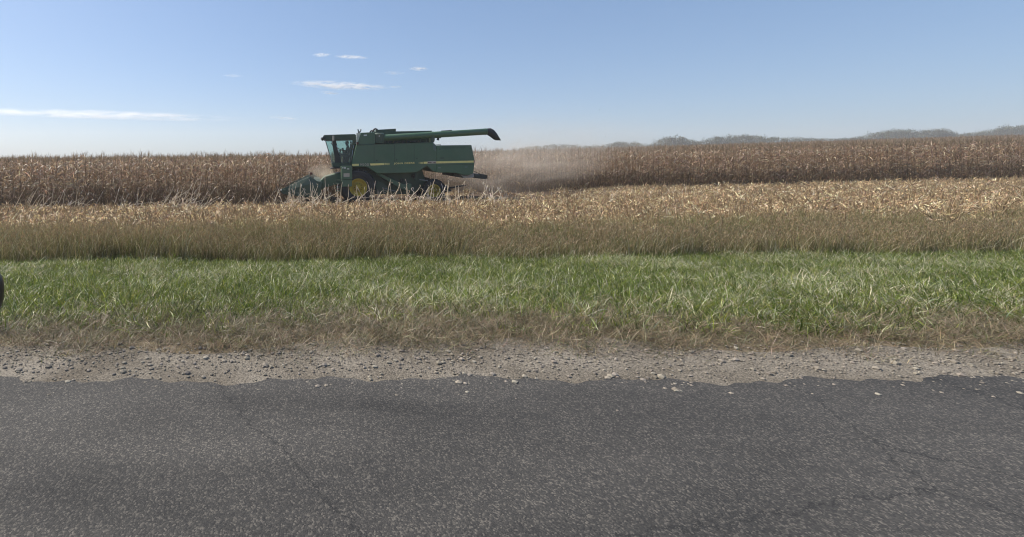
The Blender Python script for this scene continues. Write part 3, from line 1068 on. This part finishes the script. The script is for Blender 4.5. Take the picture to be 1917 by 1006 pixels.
prism(bm, [(806.5, 256.5), (812.5, 256.5), (812.8, 262), (811.5, 267.2), (805.5, 267.4)], 24.3, 24.8, 24.45)
for px in (786, 797.5):
    prism(bm, [(px, 258), (px + 1.2, 258), (px + 1.2, 268), (px, 268)], 24.35, 24.42, 24.45)
part('auger_cradle', bm, M_DGREEN, bevel=.01)
bm = B()
pipe(bm, [W(816.8, 271.3, 24.5), W(824.8, 271.2, 24.5), W(824.9, 272.6, 24.5)], .014)
part('rear_hand_rail', bm, M_DARK)
# machinery tucked between auger and shield
bm = B()
for k in range(9):
    px = 722 + k * 8.2
    box(bm, W(px, 266.6 - .2 * k, 24.62), (rnd.uniform(.08, .2), .2, rnd.uniform(.06, .16)))
part('tank_bracket', bm, M_DARK, bevel=.008)

# chassis below the shields
bm = B()
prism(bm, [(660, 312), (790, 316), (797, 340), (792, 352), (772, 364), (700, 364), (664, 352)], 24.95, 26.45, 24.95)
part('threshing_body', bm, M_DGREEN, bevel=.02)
bm = B()
prism(bm, [(704, 326), (712.5, 325.4), (757, 346.5), (766, 343.5), (770.5, 345), (770.5, 352), (764, 357.5), (756, 355.5), (745, 350)], 24.45, 24.8, 24.45)
part('clean_grain_elevator', bm, M_GREEN, bevel=.015)
bm = B()
prism(bm, [(706, 338.5), (716, 343.5), (728, 351.5), (740, 360), (700, 360)], 24.6, 24.9, 24.6)
prism(bm, [(779, 324), (783.3, 324), (780, 336), (776.6, 336)], 24.5, 24.6, 24.5)
part('lower_shield', bm, M_DGREEN, bevel=.01)
bm = B()
pipe(bm, [W(785.5, 336.6, 24.3), W(793.5, 337.6, 24.3), W(801, 338.6, 24.3)], .03)
pipe(bm, [W(716, 352, 24.4), W(742, 358.5, 24.4)], .02)
part('hydraulic_line', bm, M_GREY)
bm = B()
for (px, py, r) in ((722, 334, .17), (752, 338, .11), (775, 330, .13)):
    c = W(px, py, 24.88)
    tube(bm, c, c + Vector((0, .08, 0)), r, seg=24)
    tube(bm, c - Vector((0, .03, 0)), c, r * .35, seg=12)
part('drive_pulley', bm, M_MESH)

# straw deflector and chaff spreader at the rear
bm = B()
prism(bm, [(861.5, 326.6), (868.5, 329.4), (876, 328.8), (882, 326.2), (887, 325.2), (887.4, 332.0), (879, 333.2), (868.5, 333.4)], 24.5, 24.54, 24.5)
part('straw_deflector', bm, M_PANELGREY)
bm = B()
prism(bm, [(850.6, 324.6), (860.5, 325.4), (868.2, 333.4), (862, 331.8), (850.2, 330.2)], 24.45, 26.9, 24.45)
part('straw_chopper', bm, M_MESH, bevel=.01)
bm = B()
prism(bm, [(887.4, 325.6), (890, 326.6), (896, 327.2), (900, 326.2), (906, 326.6), (909, 327.4), (912.8, 328.2), (913.0, 335.8), (903, 335.4), (892, 334.0), (887.6, 331)], 24.5, 26.9, 24.5)
part('chaff_spreader', bm, M_MESH, bevel=.015)
bm = B()
pipe(bm, [W(887, 320.8, 24.4), W(900, 326.6, 24.45)], .016)
pipe(bm, [W(887, 320.8, 26.8), W(900, 326.6, 26.8)], .016)
part('spreader_stay', bm, M_DARK)
bm = B()
prism(bm, [(838, 354.5), (850, 352.5), (860, 350.2), (872.4, 348.0), (872.4, 346.7), (860, 348.0), (850, 349.6), (838, 351.5)], 25.5, 25.62, 25.5)
part('tow_hitch', bm, M_DARK, bevel=.008)
bm = B()
rc = W(813.4, 357.4, 24.35)
tube(bm, (rc.x, 24.5, rc.z), (rc.x, 26.9, rc.z), .11, seg=12)
prism(bm, [(806, 340), (822, 340), (840, 351), (846, 358), (838, 360), (820, 350), (806, 352)], 25.2, 26.1, 25.2)
part('rear_axle', bm, M_DARK, bevel=.015)
bm = B()
dc = W(670.8, 351.3, 23.9)
tube(bm, (dc.x, 24.5, dc.z), (dc.x, 26.9, dc.z), .2, seg=16)
part('front_axle', bm, M_DGREEN)


def wheel(name, c, ro, ri, wd, near, lugs):
    """c: centre of the outer face; wheels lie along +Y when near"""
    s = 1 if near else -1
    w = empty(name, (0, 0, 0), comb)
    bm = B()
    b = ro * .07
    prof = [(ri, 0.05), (ri + .04, 0.0), (ri + (ro - ri) * .45, -.035), (ro - b * 1.6, .0), (ro - b * .6, .05), (ro - b * .5, wd - .05), (ro - b * 1.6, wd), (ri + (ro - ri) * .45, wd + .035), (ri + .04, wd), (ri, wd - .05)]
    lathe(bm, [(r, s * y) for r, y in prof], c, 56)
    for k in range(lugs):
        for h in (0, 1):
            a = 2 * math.pi * (k + .5 * h) / lugs
            L = wd * .52
            yc_ = c[1] + s * (wd * (.27 if h == 0 else .73))
            rot = Matrix.Rotation(-a, 3, 'Y') @ Matrix.Rotation((.75 if h == 0 else -.75) * s, 3, 'X')
            box(bm, (c[0] + (ro - b * .2) * math.cos(a), yc_, c[2] + (ro - b * .2) * math.sin(a)), (b * 1.3, L, .055), rot)
    part('tyre', bm, M_RUBBER, w)
    bm = B()
    pr = [(ri + .03, .03), (ri + .025, .0), (ri - .02, .015), (ri - .045, .09), (ri * .80, .17), (ri * .62, .20), (ri * .55, .14), (ri * .33, .12), (ri * .31, .06), (.001, .055)]
    lathe(bm, [(r, s * y) for r, y in pr], c, 48)
    lathe(bm, [(ri + .03, s * .03), (ri + .03, s * (wd - .06)), (ri - .04, s * (wd - .1)), (ri - .05, s * .12)], c, 48)
    rm = part('rim', bm, M_YELLOW, w, smooth=True)
    bm = B()
    for k in range(10):
        a = 2 * math.pi * k / 10
        p_ = Vector((c[0] + ri * .44 * math.cos(a), c[1] + s * .12, c[2] + ri * .44 * math.sin(a)))
        tube(bm, p_, p_ - Vector((0, s * .05, 0)), .022, seg=6)
    part('wheel_bolt', bm, M_MESH, w)
    return w


rr = .90
wheel('drive_wheel', (dc.x, 23.92, dc.z), rr, .435, .76, True, 22)
wheel('drive_wheel', (dc.x, 27.48, dc.z), rr, .435, .76, False, 22)
wheel('steering_wheel_assembly', (rc.x, 24.35, rc.z), .60, .305, .42, True, 18).name = 'rear_wheel'
wheel('rear_wheel', (rc.x, 27.05, rc.z), .60, .305, .42, False, 18)

# cab
YB = 24.8
YG = 26.6
bm = B()
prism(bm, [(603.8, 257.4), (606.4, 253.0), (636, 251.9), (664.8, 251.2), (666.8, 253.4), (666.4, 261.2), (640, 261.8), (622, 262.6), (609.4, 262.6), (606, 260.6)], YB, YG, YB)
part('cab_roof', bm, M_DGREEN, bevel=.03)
bm = B()
prism(bm, [(604.2, 257.3), (609.8, 256.8), (609.8, 260.8), (606.4, 261.2)], YB - .03, YB + .06, YB)
for k in range(4):
    c = W(606.2, 259, YB) + Vector((-.03, .25 + k * .42, 0))
    tube(bm, c, c + Vector((-.09, 0, -.02)), .075, seg=14)
pipe(bm, [W(604.6, 258.6, YB), W(602.2, 260.2, YB), W(600.6, 260.9, YB)], .035)
part('roof_light_bar', bm, M_DARK)
bm = B()
prism(bm, [(622.4, 313.4), (621.4, 304.6), (639, 304.8), (657.4, 304.2), (659, 306), (659, 313.2), (640, 314.4)], YB, YG, YB)
part('cab_base', bm, M_DGREEN, bevel=.02)
bm = B()
prism(bm, [(619, 315.0), (640, 314.4), (640, 315.6), (619, 315.8)], YB - .35, YG, YB)
part('cab_platform', bm, M_DARK)


def post(bm, a, b_, w, d, Y):
    """a, b_: px points; w: px width; d: depth in metres"""
    prism(bm, [(a[0] - w / 2, a[1]), (a[0] + w / 2, a[1]), (b_[0] + w / 2, b_[1]), (b_[0] - w / 2, b_[1])], Y, Y + d, Y)


bm = B()
for y_ in (YB, YG - .09):
    prism(bm, [(620.4, 262.0), (628.8, 262.0), (634.0, 285), (639.2, 305), (627.2, 305), (626.2, 293)], y_, y_ + .09, y_)
fp = part('door_post', bm, M_DARK, bevel=.012)
bm = B()
for y_ in (YB, YG - .08):
    prism(bm, [(660.0, 260.9), (666.4, 260.9), (664.5, 272), (659.2, 305), (655.0, 305), (659.0, 272)], y_, y_ + .08, y_)
part('rear_post', bm, M_DGREEN, bevel=.012)
bm = B()
for y_ in (YB + .01, YG - .07):
    post(bm, (608.9, 262), (621.6, 305), 1.5, .06, y_)
part('front_post', bm, M_GREY, bevel=.008)
bm = B()
prism(bm, [(608.9, 262.4), (609.5, 262.4), (622.2, 305), (621.6, 305)], YB + .08, YG - .08, YB)
part('windscreen', bm, M_GLASS)
bm = B()
prism(bm, [(609.4, 262.6), (621, 262.3), (627, 296), (628, 305), (621.8, 305)], YB + .03, YB + .04, YB)
part('quarter_window', bm, M_GLASS)
bm = B()
prism(bm, [(628.6, 262.0), (660.2, 261.0), (658.8, 272), (655.2, 305), (639, 305), (634, 285)], YB + .03, YB + .04, YB)
dg_ = part('door_window', bm, M_GLASS)
bm = B()
prism(bm, [(609.4, 262.6), (660.2, 261.0), (658.8, 272), (655.2, 305), (621.8, 305)], YG - .045, YG - .035, YG - .04)
part('far_window', bm, M_GLASS)
bm = B()
prism(bm, [(661.4, 272), (667, 269), (667, 303), (656.6, 303)], YB + .12, YG - .1, YB)
part('cab_back_wall', bm, M_DGREEN)
bm = B()
pipe(bm, [W(662.6, 271.8, YB - .1), W(660.6, 281, YB - .12), W(657.4, 304, YB - .1)], .02)
pipe(bm, [W(630.2, 272.6, YB - .05), W(632.4, 280, YB - .08), W(635, 288, YB - .05)], .022)
part('grab_rail', bm, M_CHROME, smooth=True)
bm = B()
pipe(bm, [W(622, 254.8, YB), W(624.6, 254.6, YB - .42), W(624.4, 258.6, YB - .44)], .014)
m_ = part('mirror_arm', bm, M_DARK)
bm = B()
box(bm, W(623.9, 259.2, YB - .44), (.10, .05, .26))
part('door_mirror', bm, M_STICK, m_, bevel=.02)
bm = B()
pipe(bm, [W(623.3, 263, YB - .4), W(622, 268.4, YB - .4)], .012)
box(bm, W(621.6, 269, YB - .4), (.10, .05, .07))
part('lower_mirror', bm, M_GREY, m_, bevel=.01)
bm = B()
pipe(bm, [W(610, 264, YB - .02), W(613.4, 278, YB - .06), W(615.6, 283.6, YB - .06)], .012)
part('wiper', bm, M_DARK)
# inside the cab
YS = 25.62
bm = B()
prism(bm, [(640, 289.5), (655.5, 289.0), (656, 294), (640.6, 294)], YS - .26, YS + .26, YS)
prism(bm, [(655.4, 268.8), (658.6, 268.4), (660.0, 291), (655.6, 291)], YS - .25, YS + .25, YS)
prism(bm, [(644, 294), (654, 294), (652, 305), (646, 305)], YS - .15, YS + .15, YS)
part('operator_seat', bm, M_SEAT, bevel=.05)
bm = B()
prism(bm, [(655.4, 264.4), (658.0, 264.2), (658.6, 269.0), (656, 269.2)], YS - .13, YS + .13, YS)
part('head_rest', bm, M_SEAT, bevel=.03)
bm = B()
c0, c1 = W(632.5, 305, YS), W(637.2, 282.4, YS)
tube(bm, c0, c1, .055, .04, seg=10)
box(bm, W(637.0, 281.6, YS), (.14, .12, .05))
part('steering_column', bm, M_DARK)
bm = B()
ax = Matrix.Translation(W(637.6, 280.2, YS)) @ Matrix.Rotation(R(22), 4, 'Y')
n0 = 26
ringv = []
for k in range(n0):
    a = 2 * math.pi * k / n0
    ringv.append([bm.verts.new(ax @ Vector(((.19 + .016 * math.cos(q_)) * math.cos(a), (.19 + .016 * math.cos(q_)) * math.sin(a), .016 * math.sin(q_)))) for q_ in (0, 1.57, 3.14, 4.71)])
for k in range(n0):
    for j in range(4):
        bm.faces.new((ringv[k][j], ringv[(k + 1) % n0][j], ringv[(k + 1) % n0][(j + 1) % 4], ringv[k][(j + 1) % 4]))
for k in range(3):
    a = 2 * math.pi * k / 3
    tube(bm, ax @ Vector((0, 0, -.01)), ax @ Vector((.19 * math.cos(a), .19 * math.sin(a), 0)), .014, seg=6)
part('steering_wheel', bm, M_DARK, smooth=True)
bm = B()
prism(bm, [(641, 283.5), (651, 283.2), (652, 288), (642, 288.6)], YS + .30, YS + .52, YS + .3)
prism(bm, [(639.5, 277.6), (643.4, 277.2), (644, 283.8), (640.6, 284)], YS + .34, YS + .44, YS + .3)
prism(bm, [(641.6, 292), (650.6, 291.6), (650.8, 304.6), (641.6, 304.6)], YS + .36, YS + .56, YS + .3)
part('control_console', bm, M_DARK, bevel=.02)

# steps and battery box below the cab
bm = B()
prism(bm, [(638.9, 311.4), (659.2, 311.0), (659.4, 336.4), (639.2, 337.0)], 23.80, 24.95, 23.8)
prism(bm, [(639.6, 337.4), (659.2, 336.8), (659, 349.6), (640, 350.2)], 23.83, 24.9, 23.83)
bb = part('front_box', bm, M_GREEN, bevel=.02)
bm = B()
for (a, b_, c_, d_) in ((640.8, 313.2, 643.0, 315.6), (644.4, 313.0, 647.2, 316.0), (650.0, 315.6, 653.8, 317.4)):
    prism(bm, [(a, b_), (c_, b_), (c_, d_), (a, d_)], 23.794, 23.81, 23.8)
part('small_sticker', bm, M_WHITE, bb)
bm = B()
prism(bm, [(643.2, 324.8), (654.4, 324.6), (654.4, 331.2), (643.2, 331.6)], 23.794, 23.81, 23.8)
part('warning_plate', bm, M_STICK, bb)
bm = B()
for k in range(4):
    z_ = 337.5 + k * 6.5
    prism(bm, [(629, z_), (638, z_), (638, z_ + 1), (629, z_ + 1)], 23.95, 24.35, 23.95)
for px in (629, 637.2):
    prism(bm, [(px, 336), (px + .8, 336), (px + .8, 360), (px, 360)], 23.92, 23.95, 23.95)
part('cab_ladder', bm, M_DGREEN)

# feeder house and corn head
bm = B()
prism(bm, [(607.6, 331.4), (622, 327.6), (639, 323.2), (662, 320), (662, 345), (639, 343.2), (612, 350.6), (594, 358), (596, 343)], 24.75, 26.5, 24.75)
part('feeder_house', bm, M_GREEN, bevel=.02)
YH0, YH1 = 23.45, 29.0
head = None
bm = B()
prism(bm, [(586, 338), (599, 340.6), (603, 344), (601, 366), (590, 370), (560, 370), (562, 362), (588, 360)], YH0 + .2, YH1, YH0)
head = part('corn_head', bm, M_DGREEN, bevel=.02)
sections = [(523, 356.4, 360.5, .03), (530, 352.8, 364, .10), (542.2, 348.8, 367.5, .19), (561.7, 338.8, 368, .28), (579.5, 331.3, 368, .30), (587, 335.3, 368, .28), (600, 344, 367, .24)]
ns = 8
for k in range(ns):
    yc_ = YH0 + .3 + k * (YH1 - YH0 - .6) / (ns - 1)
    bm = B()
    rings = []
    lift = 1.0 if k in (0, ns - 1) else .72
    for (px, pt, pb, hw) in sections:
        x_ = W(px, 0, YH0).x
        zt, zb = W(px, pt, YH0).z, W(px, pb, YH0).z
        zt = zb + (zt - zb) * lift
        zm = zb + (zt - zb) * .62
        hw = hw * (1.0 if k not in (0, ns - 1) else .8)
        rings.append([bm.verts.new(v_) for v_ in ((x_, yc_ - hw, zb), (x_, yc_ - hw, zm), (x_, yc_ - hw * .35, zt), (x_, yc_ + hw * .35, zt), (x_, yc_ + hw, zm), (x_, yc_ + hw, zb))])
    for i in range(len(rings) - 1):
        for j in range(6):
            bm.faces.new((rings[i][j], rings[i][(j + 1) % 6], rings[i + 1][(j + 1) % 6], rings[i + 1][j]))
    bm.faces.new(rings[0]); bm.faces.new(rings[-1])
    part('row_divider', bm, M_DGREEN, head, bevel=.02)
bm = B()
tube(bm, W(595, 352, YH0) + Vector((0, .5, 0)), W(595, 352, YH0) + Vector((0, 5.0, 0)), .22, seg=16)
part('cross_auger', bm, M_MESH, head)
bm = B()
tube(bm, W(523, 357.5, YH0) + Vector((0, .3, 0)), W(527, 357.0, YH0) + Vector((0, .3, 0)), .05, .06, seg=10)
part('divider_tip', bm, M_WHITE, head)
bm = B()
pipe(bm, [W(579.4, 332, YH0 + .3), W(581.4, 327, YH0 + .3)], .014)
box(bm, W(582.6, 325.2, YH0 + .3), (.13, .10, .12))
part('row_marker', bm, M_BROWN, head, bevel=.01)

# ------------------------------------------------------------------ operator
def skin_figure(name, nodes, edges, m, loc, sub=2):
    me = bpy.data.meshes.new(name)
    keys = list(nodes)
    me.from_pydata([Vector(nodes[k][0]) for k in keys], [], [])
    bm = bmesh.new(); bm.from_mesh(me); bm.verts.ensure_lookup_table()
    for a, b_ in edges: bm.edges.new((bm.verts[keys.index(a)], bm.verts[keys.index(b_)]))
    bm.to_mesh(me); bm.free()
    o = bpy.data.objects.new(name, me)
    COL.objects.link(o)
    sk = o.modifiers.new('skin', 'SKIN'); sk.use_smooth_shade = True
    for i, k in enumerate(keys):
        r_ = nodes[k][1]
        me.skin_vertices[0].data[i].radius = r_ if isinstance(r_, tuple) else (r_, r_)
    me.skin_vertices[0].data[0].use_root = True
    s_ = o.modifiers.new('smooth', 'SUBSURF'); s_.levels = sub; s_.render_levels = sub
    me.materials.append(m)
    o.location = loc
    return o


M_SHIRT = plain('dark_work_shirt', (0.045, 0.055, 0.075), 0.9, var=0.2, scale=8)
M_SKIN = plain('skin', (0.36, 0.20, 0.14), 0.6, var=0.1, scale=6)
M_CAP = plain('dark_cap', (0.03, 0.035, 0.035), 0.85, var=0.15, scale=8)
hip = W(652.0, 289.6, YS)
# facing -X (left); metres relative to the hips
N = {'hip': ((0, 0, .0), (.19, .17)), 'waist': ((.0, 0, .18), (.18, .155)), 'chest': ((-.02, 0, .36), (.21, .17)), 'neck0': ((-.03, 0, .50), (.11, .10)),
     'neck': ((-.05, 0, .56), .075), 'jaw': ((-.085, 0, .64), (.095, .10)), 'skull': ((-.07, 0, .73), (.115, .13)), 'crown': ((-.065, 0, .80), .09)}
E = [('hip', 'waist'), ('waist', 'chest'), ('chest', 'neck0'), ('neck0', 'neck'), ('neck', 'jaw'), ('jaw', 'skull'), ('skull', 'crown')]
for s_, t in ((-1, 'n'), (1, 'f')):
    N['sh' + t] = ((-.02, s_ * .19, .45), .065); N['el' + t] = ((-.17, s_ * .24, .22), .046)
    N['wr' + t] = ((-.36, s_ * .16, .28), .030); N['pa' + t] = ((-.42, s_ * .15, .29), (.034, .022))
    E += [('chest', 'sh' + t), ('sh' + t, 'el' + t), ('el' + t, 'wr' + t), ('wr' + t, 'pa' + t)]
    for q in range(4):
        a = 'f%d%s' % (q, t); b_ = 'g%d%s' % (q, t)
        N[a] = ((-.455 - .004 * (q % 2), s_ * (.165 - .018 * q), .295), .0095); N[b_] = ((-.468, s_ * (.165 - .018 * q), .268 - .003 * q), .0085)
        E += [('pa' + t, a), (a, b_)]
    N['th' + t] = ((-.405, s_ * .118, .30), .010); N['ti' + t] = ((-.435, s_ * .105, .285), .009)
    E += [('pa' + t, 'th' + t), ('th' + t, 'ti' + t)]
    N['le' + t] = ((-.06, s_ * .10, -.02), .095); N['kn' + t] = ((-.46, s_ * .13, .02), .065); N['an' + t] = ((-.50, s_ * .13, -.36), .045)
    N['to' + t] = ((-.64, s_ * .14, -.40), .04)
    E += [('hip', 'le' + t), ('le' + t, 'kn' + t), ('kn' + t, 'an' + t), ('an' + t, 'to' + t)]
person = skin_figure('person', N, E, M_SHIRT, hip)
person.data.materials.append(M_SKIN)
person.scale = (.88, .9, .88)
set_props(person, 'person in a dark cap seated at the steering wheel inside the harvester cab', 'person')
bm = B()
hc = Vector((-.072, 0, .735))
bmesh.ops.create_uvsphere(bm, u_segments=20, v_segments=12, radius=.128, matrix=Matrix.Translation(hc) @ Matrix.Diagonal((1.08, .92, 1.0, 1)))
bmesh.ops.delete(bm, geom=[v for v in bm.verts if v.co.z < hc.z + .015], context='VERTS')
vs = [bm.verts.new(hc + Vector(p_)) for p_ in ((-.10, -.08, .035), (-.10, .08, .035), (-.215, .055, .01), (-.215, -.055, .01))]
bm.faces.new(vs)
cap = obj('cap', bm, M_CAP, person, smooth=True)
so = cap.modifiers.new('solid', 'SOLIDIFY'); so.thickness = .008
bm = B()
for s_ in (-1, 1):
    bmesh.ops.create_uvsphere(bm, u_segments=8, v_segments=6, radius=.012, matrix=Matrix.Translation((-.166, s_ * .034, .705)))
part_eyes = obj('eyes', bm, M_DARK, person)
bm = B()
tube(bm, (-.160, 0, .70), (-.190, 0, .668), .010, .017, seg=8)
box(bm, (-.168, 0, .628), (.012, .045, .010))
for s_ in (-1, 1):
    bmesh.ops.create_uvsphere(bm, u_segments=8, v_segments=6, radius=.03, matrix=Matrix.Translation((-.06, s_ * .108, .69)) @ Matrix.Diagonal((.6, .35, 1, 1)))
obj('face', bm, M_SKIN, person, smooth=True)

# ------------------------------------------------------------------ dust, chaff and clouds
def volmat(name, density, color, scale, stretch=(1, 1, 1), aniso=0.3, lo=0.42, hi=0.75, soft=1.4, seed=0.0, detail=5):
    m = bpy.data.materials.new(name)
    m.use_nodes = True
    n, l = m.node_tree.nodes, m.node_tree.links
    n.remove(n['Principled BSDF'])
    v = n.new('ShaderNodeVolumePrincipled')
    v.inputs['Color'].default_value = (*color, 1)
    v.inputs['Anisotropy'].default_value = aniso
    tc = n.new('ShaderNodeTexCoord')
    ln = n.new('ShaderNodeVectorMath'); ln.operation = 'LENGTH'
    l.new(tc.outputs['Object'], ln.inputs[0])
    f = n.new('ShaderNodeMapRange'); f.interpolation_type = 'SMOOTHSTEP'
    f.inputs[1].default_value = 0.98; f.inputs[2].default_value = 0.1; f.inputs[3].default_value = 0; f.inputs[4].default_value = 1
    l.new(ln.outputs['Value'], f.inputs[0])
    mp = n.new('ShaderNodeMapping'); mp.inputs['Scale'].default_value = stretch; mp.inputs['Location'].default_value = (seed, seed * .7, seed * 1.3)
    l.new(tc.outputs['Object'], mp.inputs[0])
    no = n.new('ShaderNodeTexNoise'); no.inputs['Scale'].default_value = scale; no.inputs['Detail'].default_value = detail; no.inputs['Roughness'].default_value = .6
    no.inputs['Distortion'].default_value = 0.6
    l.new(mp.outputs[0], no.inputs['Vector'])
    r = n.new('ShaderNodeMapRange'); r.interpolation_type = 'SMOOTHSTEP'
    r.inputs[1].default_value = lo; r.inputs[2].default_value = hi
    l.new(no.outputs[0], r.inputs[0])
    a = n.new('ShaderNodeMath'); a.operation = 'MULTIPLY'; l.new(f.outputs[0], a.inputs[0]); l.new(r.outputs[0], a.inputs[1])
    b = n.new('ShaderNodeMath'); b.operation = 'MULTIPLY'; l.new(a.outputs[0], b.inputs[0]); b.inputs[1].default_value = density
    l.new(b.outputs[0], v.inputs['Density'])
    l.new(v.outputs[0], n['Material Output'].inputs['Volume'])
    return m


def puff(name, px, py, Y, rx, ry, rz, m, roll=0.0):
    bm = bmesh.new()
    bmesh.ops.create_icosphere(bm, subdivisions=3, radius=1)
    me = bpy.data.meshes.new(name); bm.to_mesh(me); bm.free()
    me.materials.append(m)
    o = bpy.data.objects.new(name, me)
    COL.objects.link(o)
    o.location = W(px, py, Y); o.scale = (rx, ry, rz); o.rotation_euler = (0, roll, 0)
    return o


DUSTC = (0.93, 0.85, 0.75)
d1 = puff('dust', 965, 314, 28.6, 7.2, 2.6, 2.1, volmat('dust_behind', 0.42, DUSTC, 1.9, (1.5, 1, 1.2), .3, .28, .72, seed=3), roll=-.12)
set_props(d1, 'tan dust billowing low behind the harvester', 'dust', kind='stuff')
d2 = puff('dust', 1030, 282, 31.5, 10.5, 3.0, 3.3, volmat('dust_drift', 0.17, DUSTC, 1.5, (1.4, 1, 1), .3, .3, .75, seed=8))
set_props(d2, 'thin dust drifting over the corn beyond the unloading spout', 'dust', kind='stuff')
d3 = puff('dust', 605, 322, 25.6, 1.15, 1.6, .62, volmat('dust_front', 0.75, (0.85, 0.74, 0.62), 1.6, (1, 1, 1), .3, .3, .7, seed=5))
set_props(d3, 'pale dust puff rising over the corn head in front of the cab', 'dust', kind='stuff')
L = Leafy()
for i in range(420):
    px = rnd.gauss(1030, 55); py = 300 - abs(rnd.gauss(0, 42)) if rnd.random() < .75 else rnd.gauss(330, 14)
    if py < 200: continue
    Yq = rnd.uniform(25.5, 30)
    L.strip(W(px, py, Yq), rnd.uniform(0, 6.28), rnd.uniform(0, 3), rnd.uniform(.025, .06), rnd.uniform(.01, .028), rnd.uniform(-1, 1), 1, jit((0.34, 0.26, 0.16), .3), 0, .7)
cm_ = bpy.data.objects.new('chaff', L.mesh('chaff', M_HUSK))
COL.objects.link(cm_)
set_props(cm_, 'bits of chaff flying in the air behind the harvester', 'chaff', kind='stuff')

CLOUDS = [
    (636, 160, 84, 8.5, .05, 1.0, 'longest bright white streak of cloud above the harvester'),
    (658, 107, 30, 3.4, .05, .8, 'thin wisp of cloud to the right of the smaller one in the top pair'),
    (602, 103, 17, 3.2, -.02, .7, 'small wisp of cloud at the left of the top pair'),
    (784, 129, 17, 3.6, .04, .8, 'small bright wisp of cloud highest above the unloading auger'),
    (738, 137, 20, 3.0, .02, .35, 'faint double wisp of cloud left of the small bright wisp'),
    (618, 174, 18, 3.2, .10, .5, 'small faint wisp of cloud just under the longest streak'),
    (740, 163, 13, 2.2, .02, .4, 'tiny wisp of cloud off the right tip of the longest streak'),
    (436, 142, 18, 2.4, .03, .3, 'faint lone wisp of cloud over the corn field'),
    (532, 221, 30, 3.6, .06, .35, 'faint low wisp of cloud left of the cab roof'),
    (190, 215, 245, 9.5, .03, .66, 'long broken band of low white cloud over the left corn field'),
]
for i, (px, py, hw, hh, roll, st, lab) in enumerate(CLOUDS):
    Yd = 1500
    k = Yd / F
    m_ = volmat('cloud_%d' % i, 0.17 * st, (1, 1, 1), 1.5, (3.2 if hw > 60 else 1.9, .8, 1.5), .6, .40, .64, seed=i * 2.3, detail=4)
    if hw > 150: m_.node_tree.nodes['Mapping'].inputs['Scale'].default_value = (4.0, .6, .8)
    c = puff('cloud', px, py, Yd, hw * k * 1.3, 24, hh * k * 1.15, m_, roll)
    set_props(c, lab, 'cloud')

# ------------------------------------------------------------------ haze
bm = B()
bmesh.ops.create_cube(bm, size=1, matrix=Matrix.Translation((250, 310, 13)) @ Matrix.Diagonal((1600, 720, 52, 1)))
hz_m = bpy.data.materials.new('haze')
hz_m.use_nodes = True
hn = hz_m.node_tree.nodes
hn.remove(hn['Principled BSDF'])
hv = hn.new('ShaderNodeVolumePrincipled')
hv.inputs['Color'].default_value = (0.97, 0.98, 0.98, 1)
hv.inputs['Density'].default_value = 0.0008
hv.inputs['Anisotropy'].default_value = 0.2
hz_m.node_tree.links.new(hv.outputs[0], hn['Material Output'].inputs['Volume'])
haze = obj('haze', bm, hz_m)
set_props(haze, kind='stuff')

# ------------------------------------------------------------------ side mirror of the vehicle the photograph was taken from
M_CAR = plain('black_car_paint', (0.012, 0.013, 0.016), 0.35, var=0.1)
mc = W(-64.5, 551, .88)
car = empty('car_mirror', mc)
set_props(car, 'dark rounded car mirror cut off by the left edge of the photo', 'car mirror')
bm = B()
bmesh.ops.create_uvsphere(bm, u_segments=28, v_segments=18, radius=1)
for v in bm.verts:
    q = v.co
    v.co = Vector((math.copysign(abs(q.x) ** .8, q.x) * .064, max(q.y, -.9) * .05, math.copysign(abs(q.z) ** .85, q.z) * .062))
obj('housing', bm, M_CAR, car, smooth=True)
bm = B()
bmesh.ops.create_uvsphere(bm, u_segments=24, v_segments=12, radius=1)
for v in bm.verts: v.co = Vector((v.co.x * .052, -.047 + v.co.y * .004, v.co.z * .05))
obj('mirror_glass', bm, M_CHROME, car, smooth=True)
bm = B()
tube(bm, (-.03, -.01, -.04), (-.11, -.12, -.12), .018, .024, seg=12)
obj('arm', bm, M_DARK, car)
bm = B()
box(bm, (-.30, -.18, -.42), (.5, .06, .62))
obj('door_panel', bm, M_CAR, car, bevel=.025)
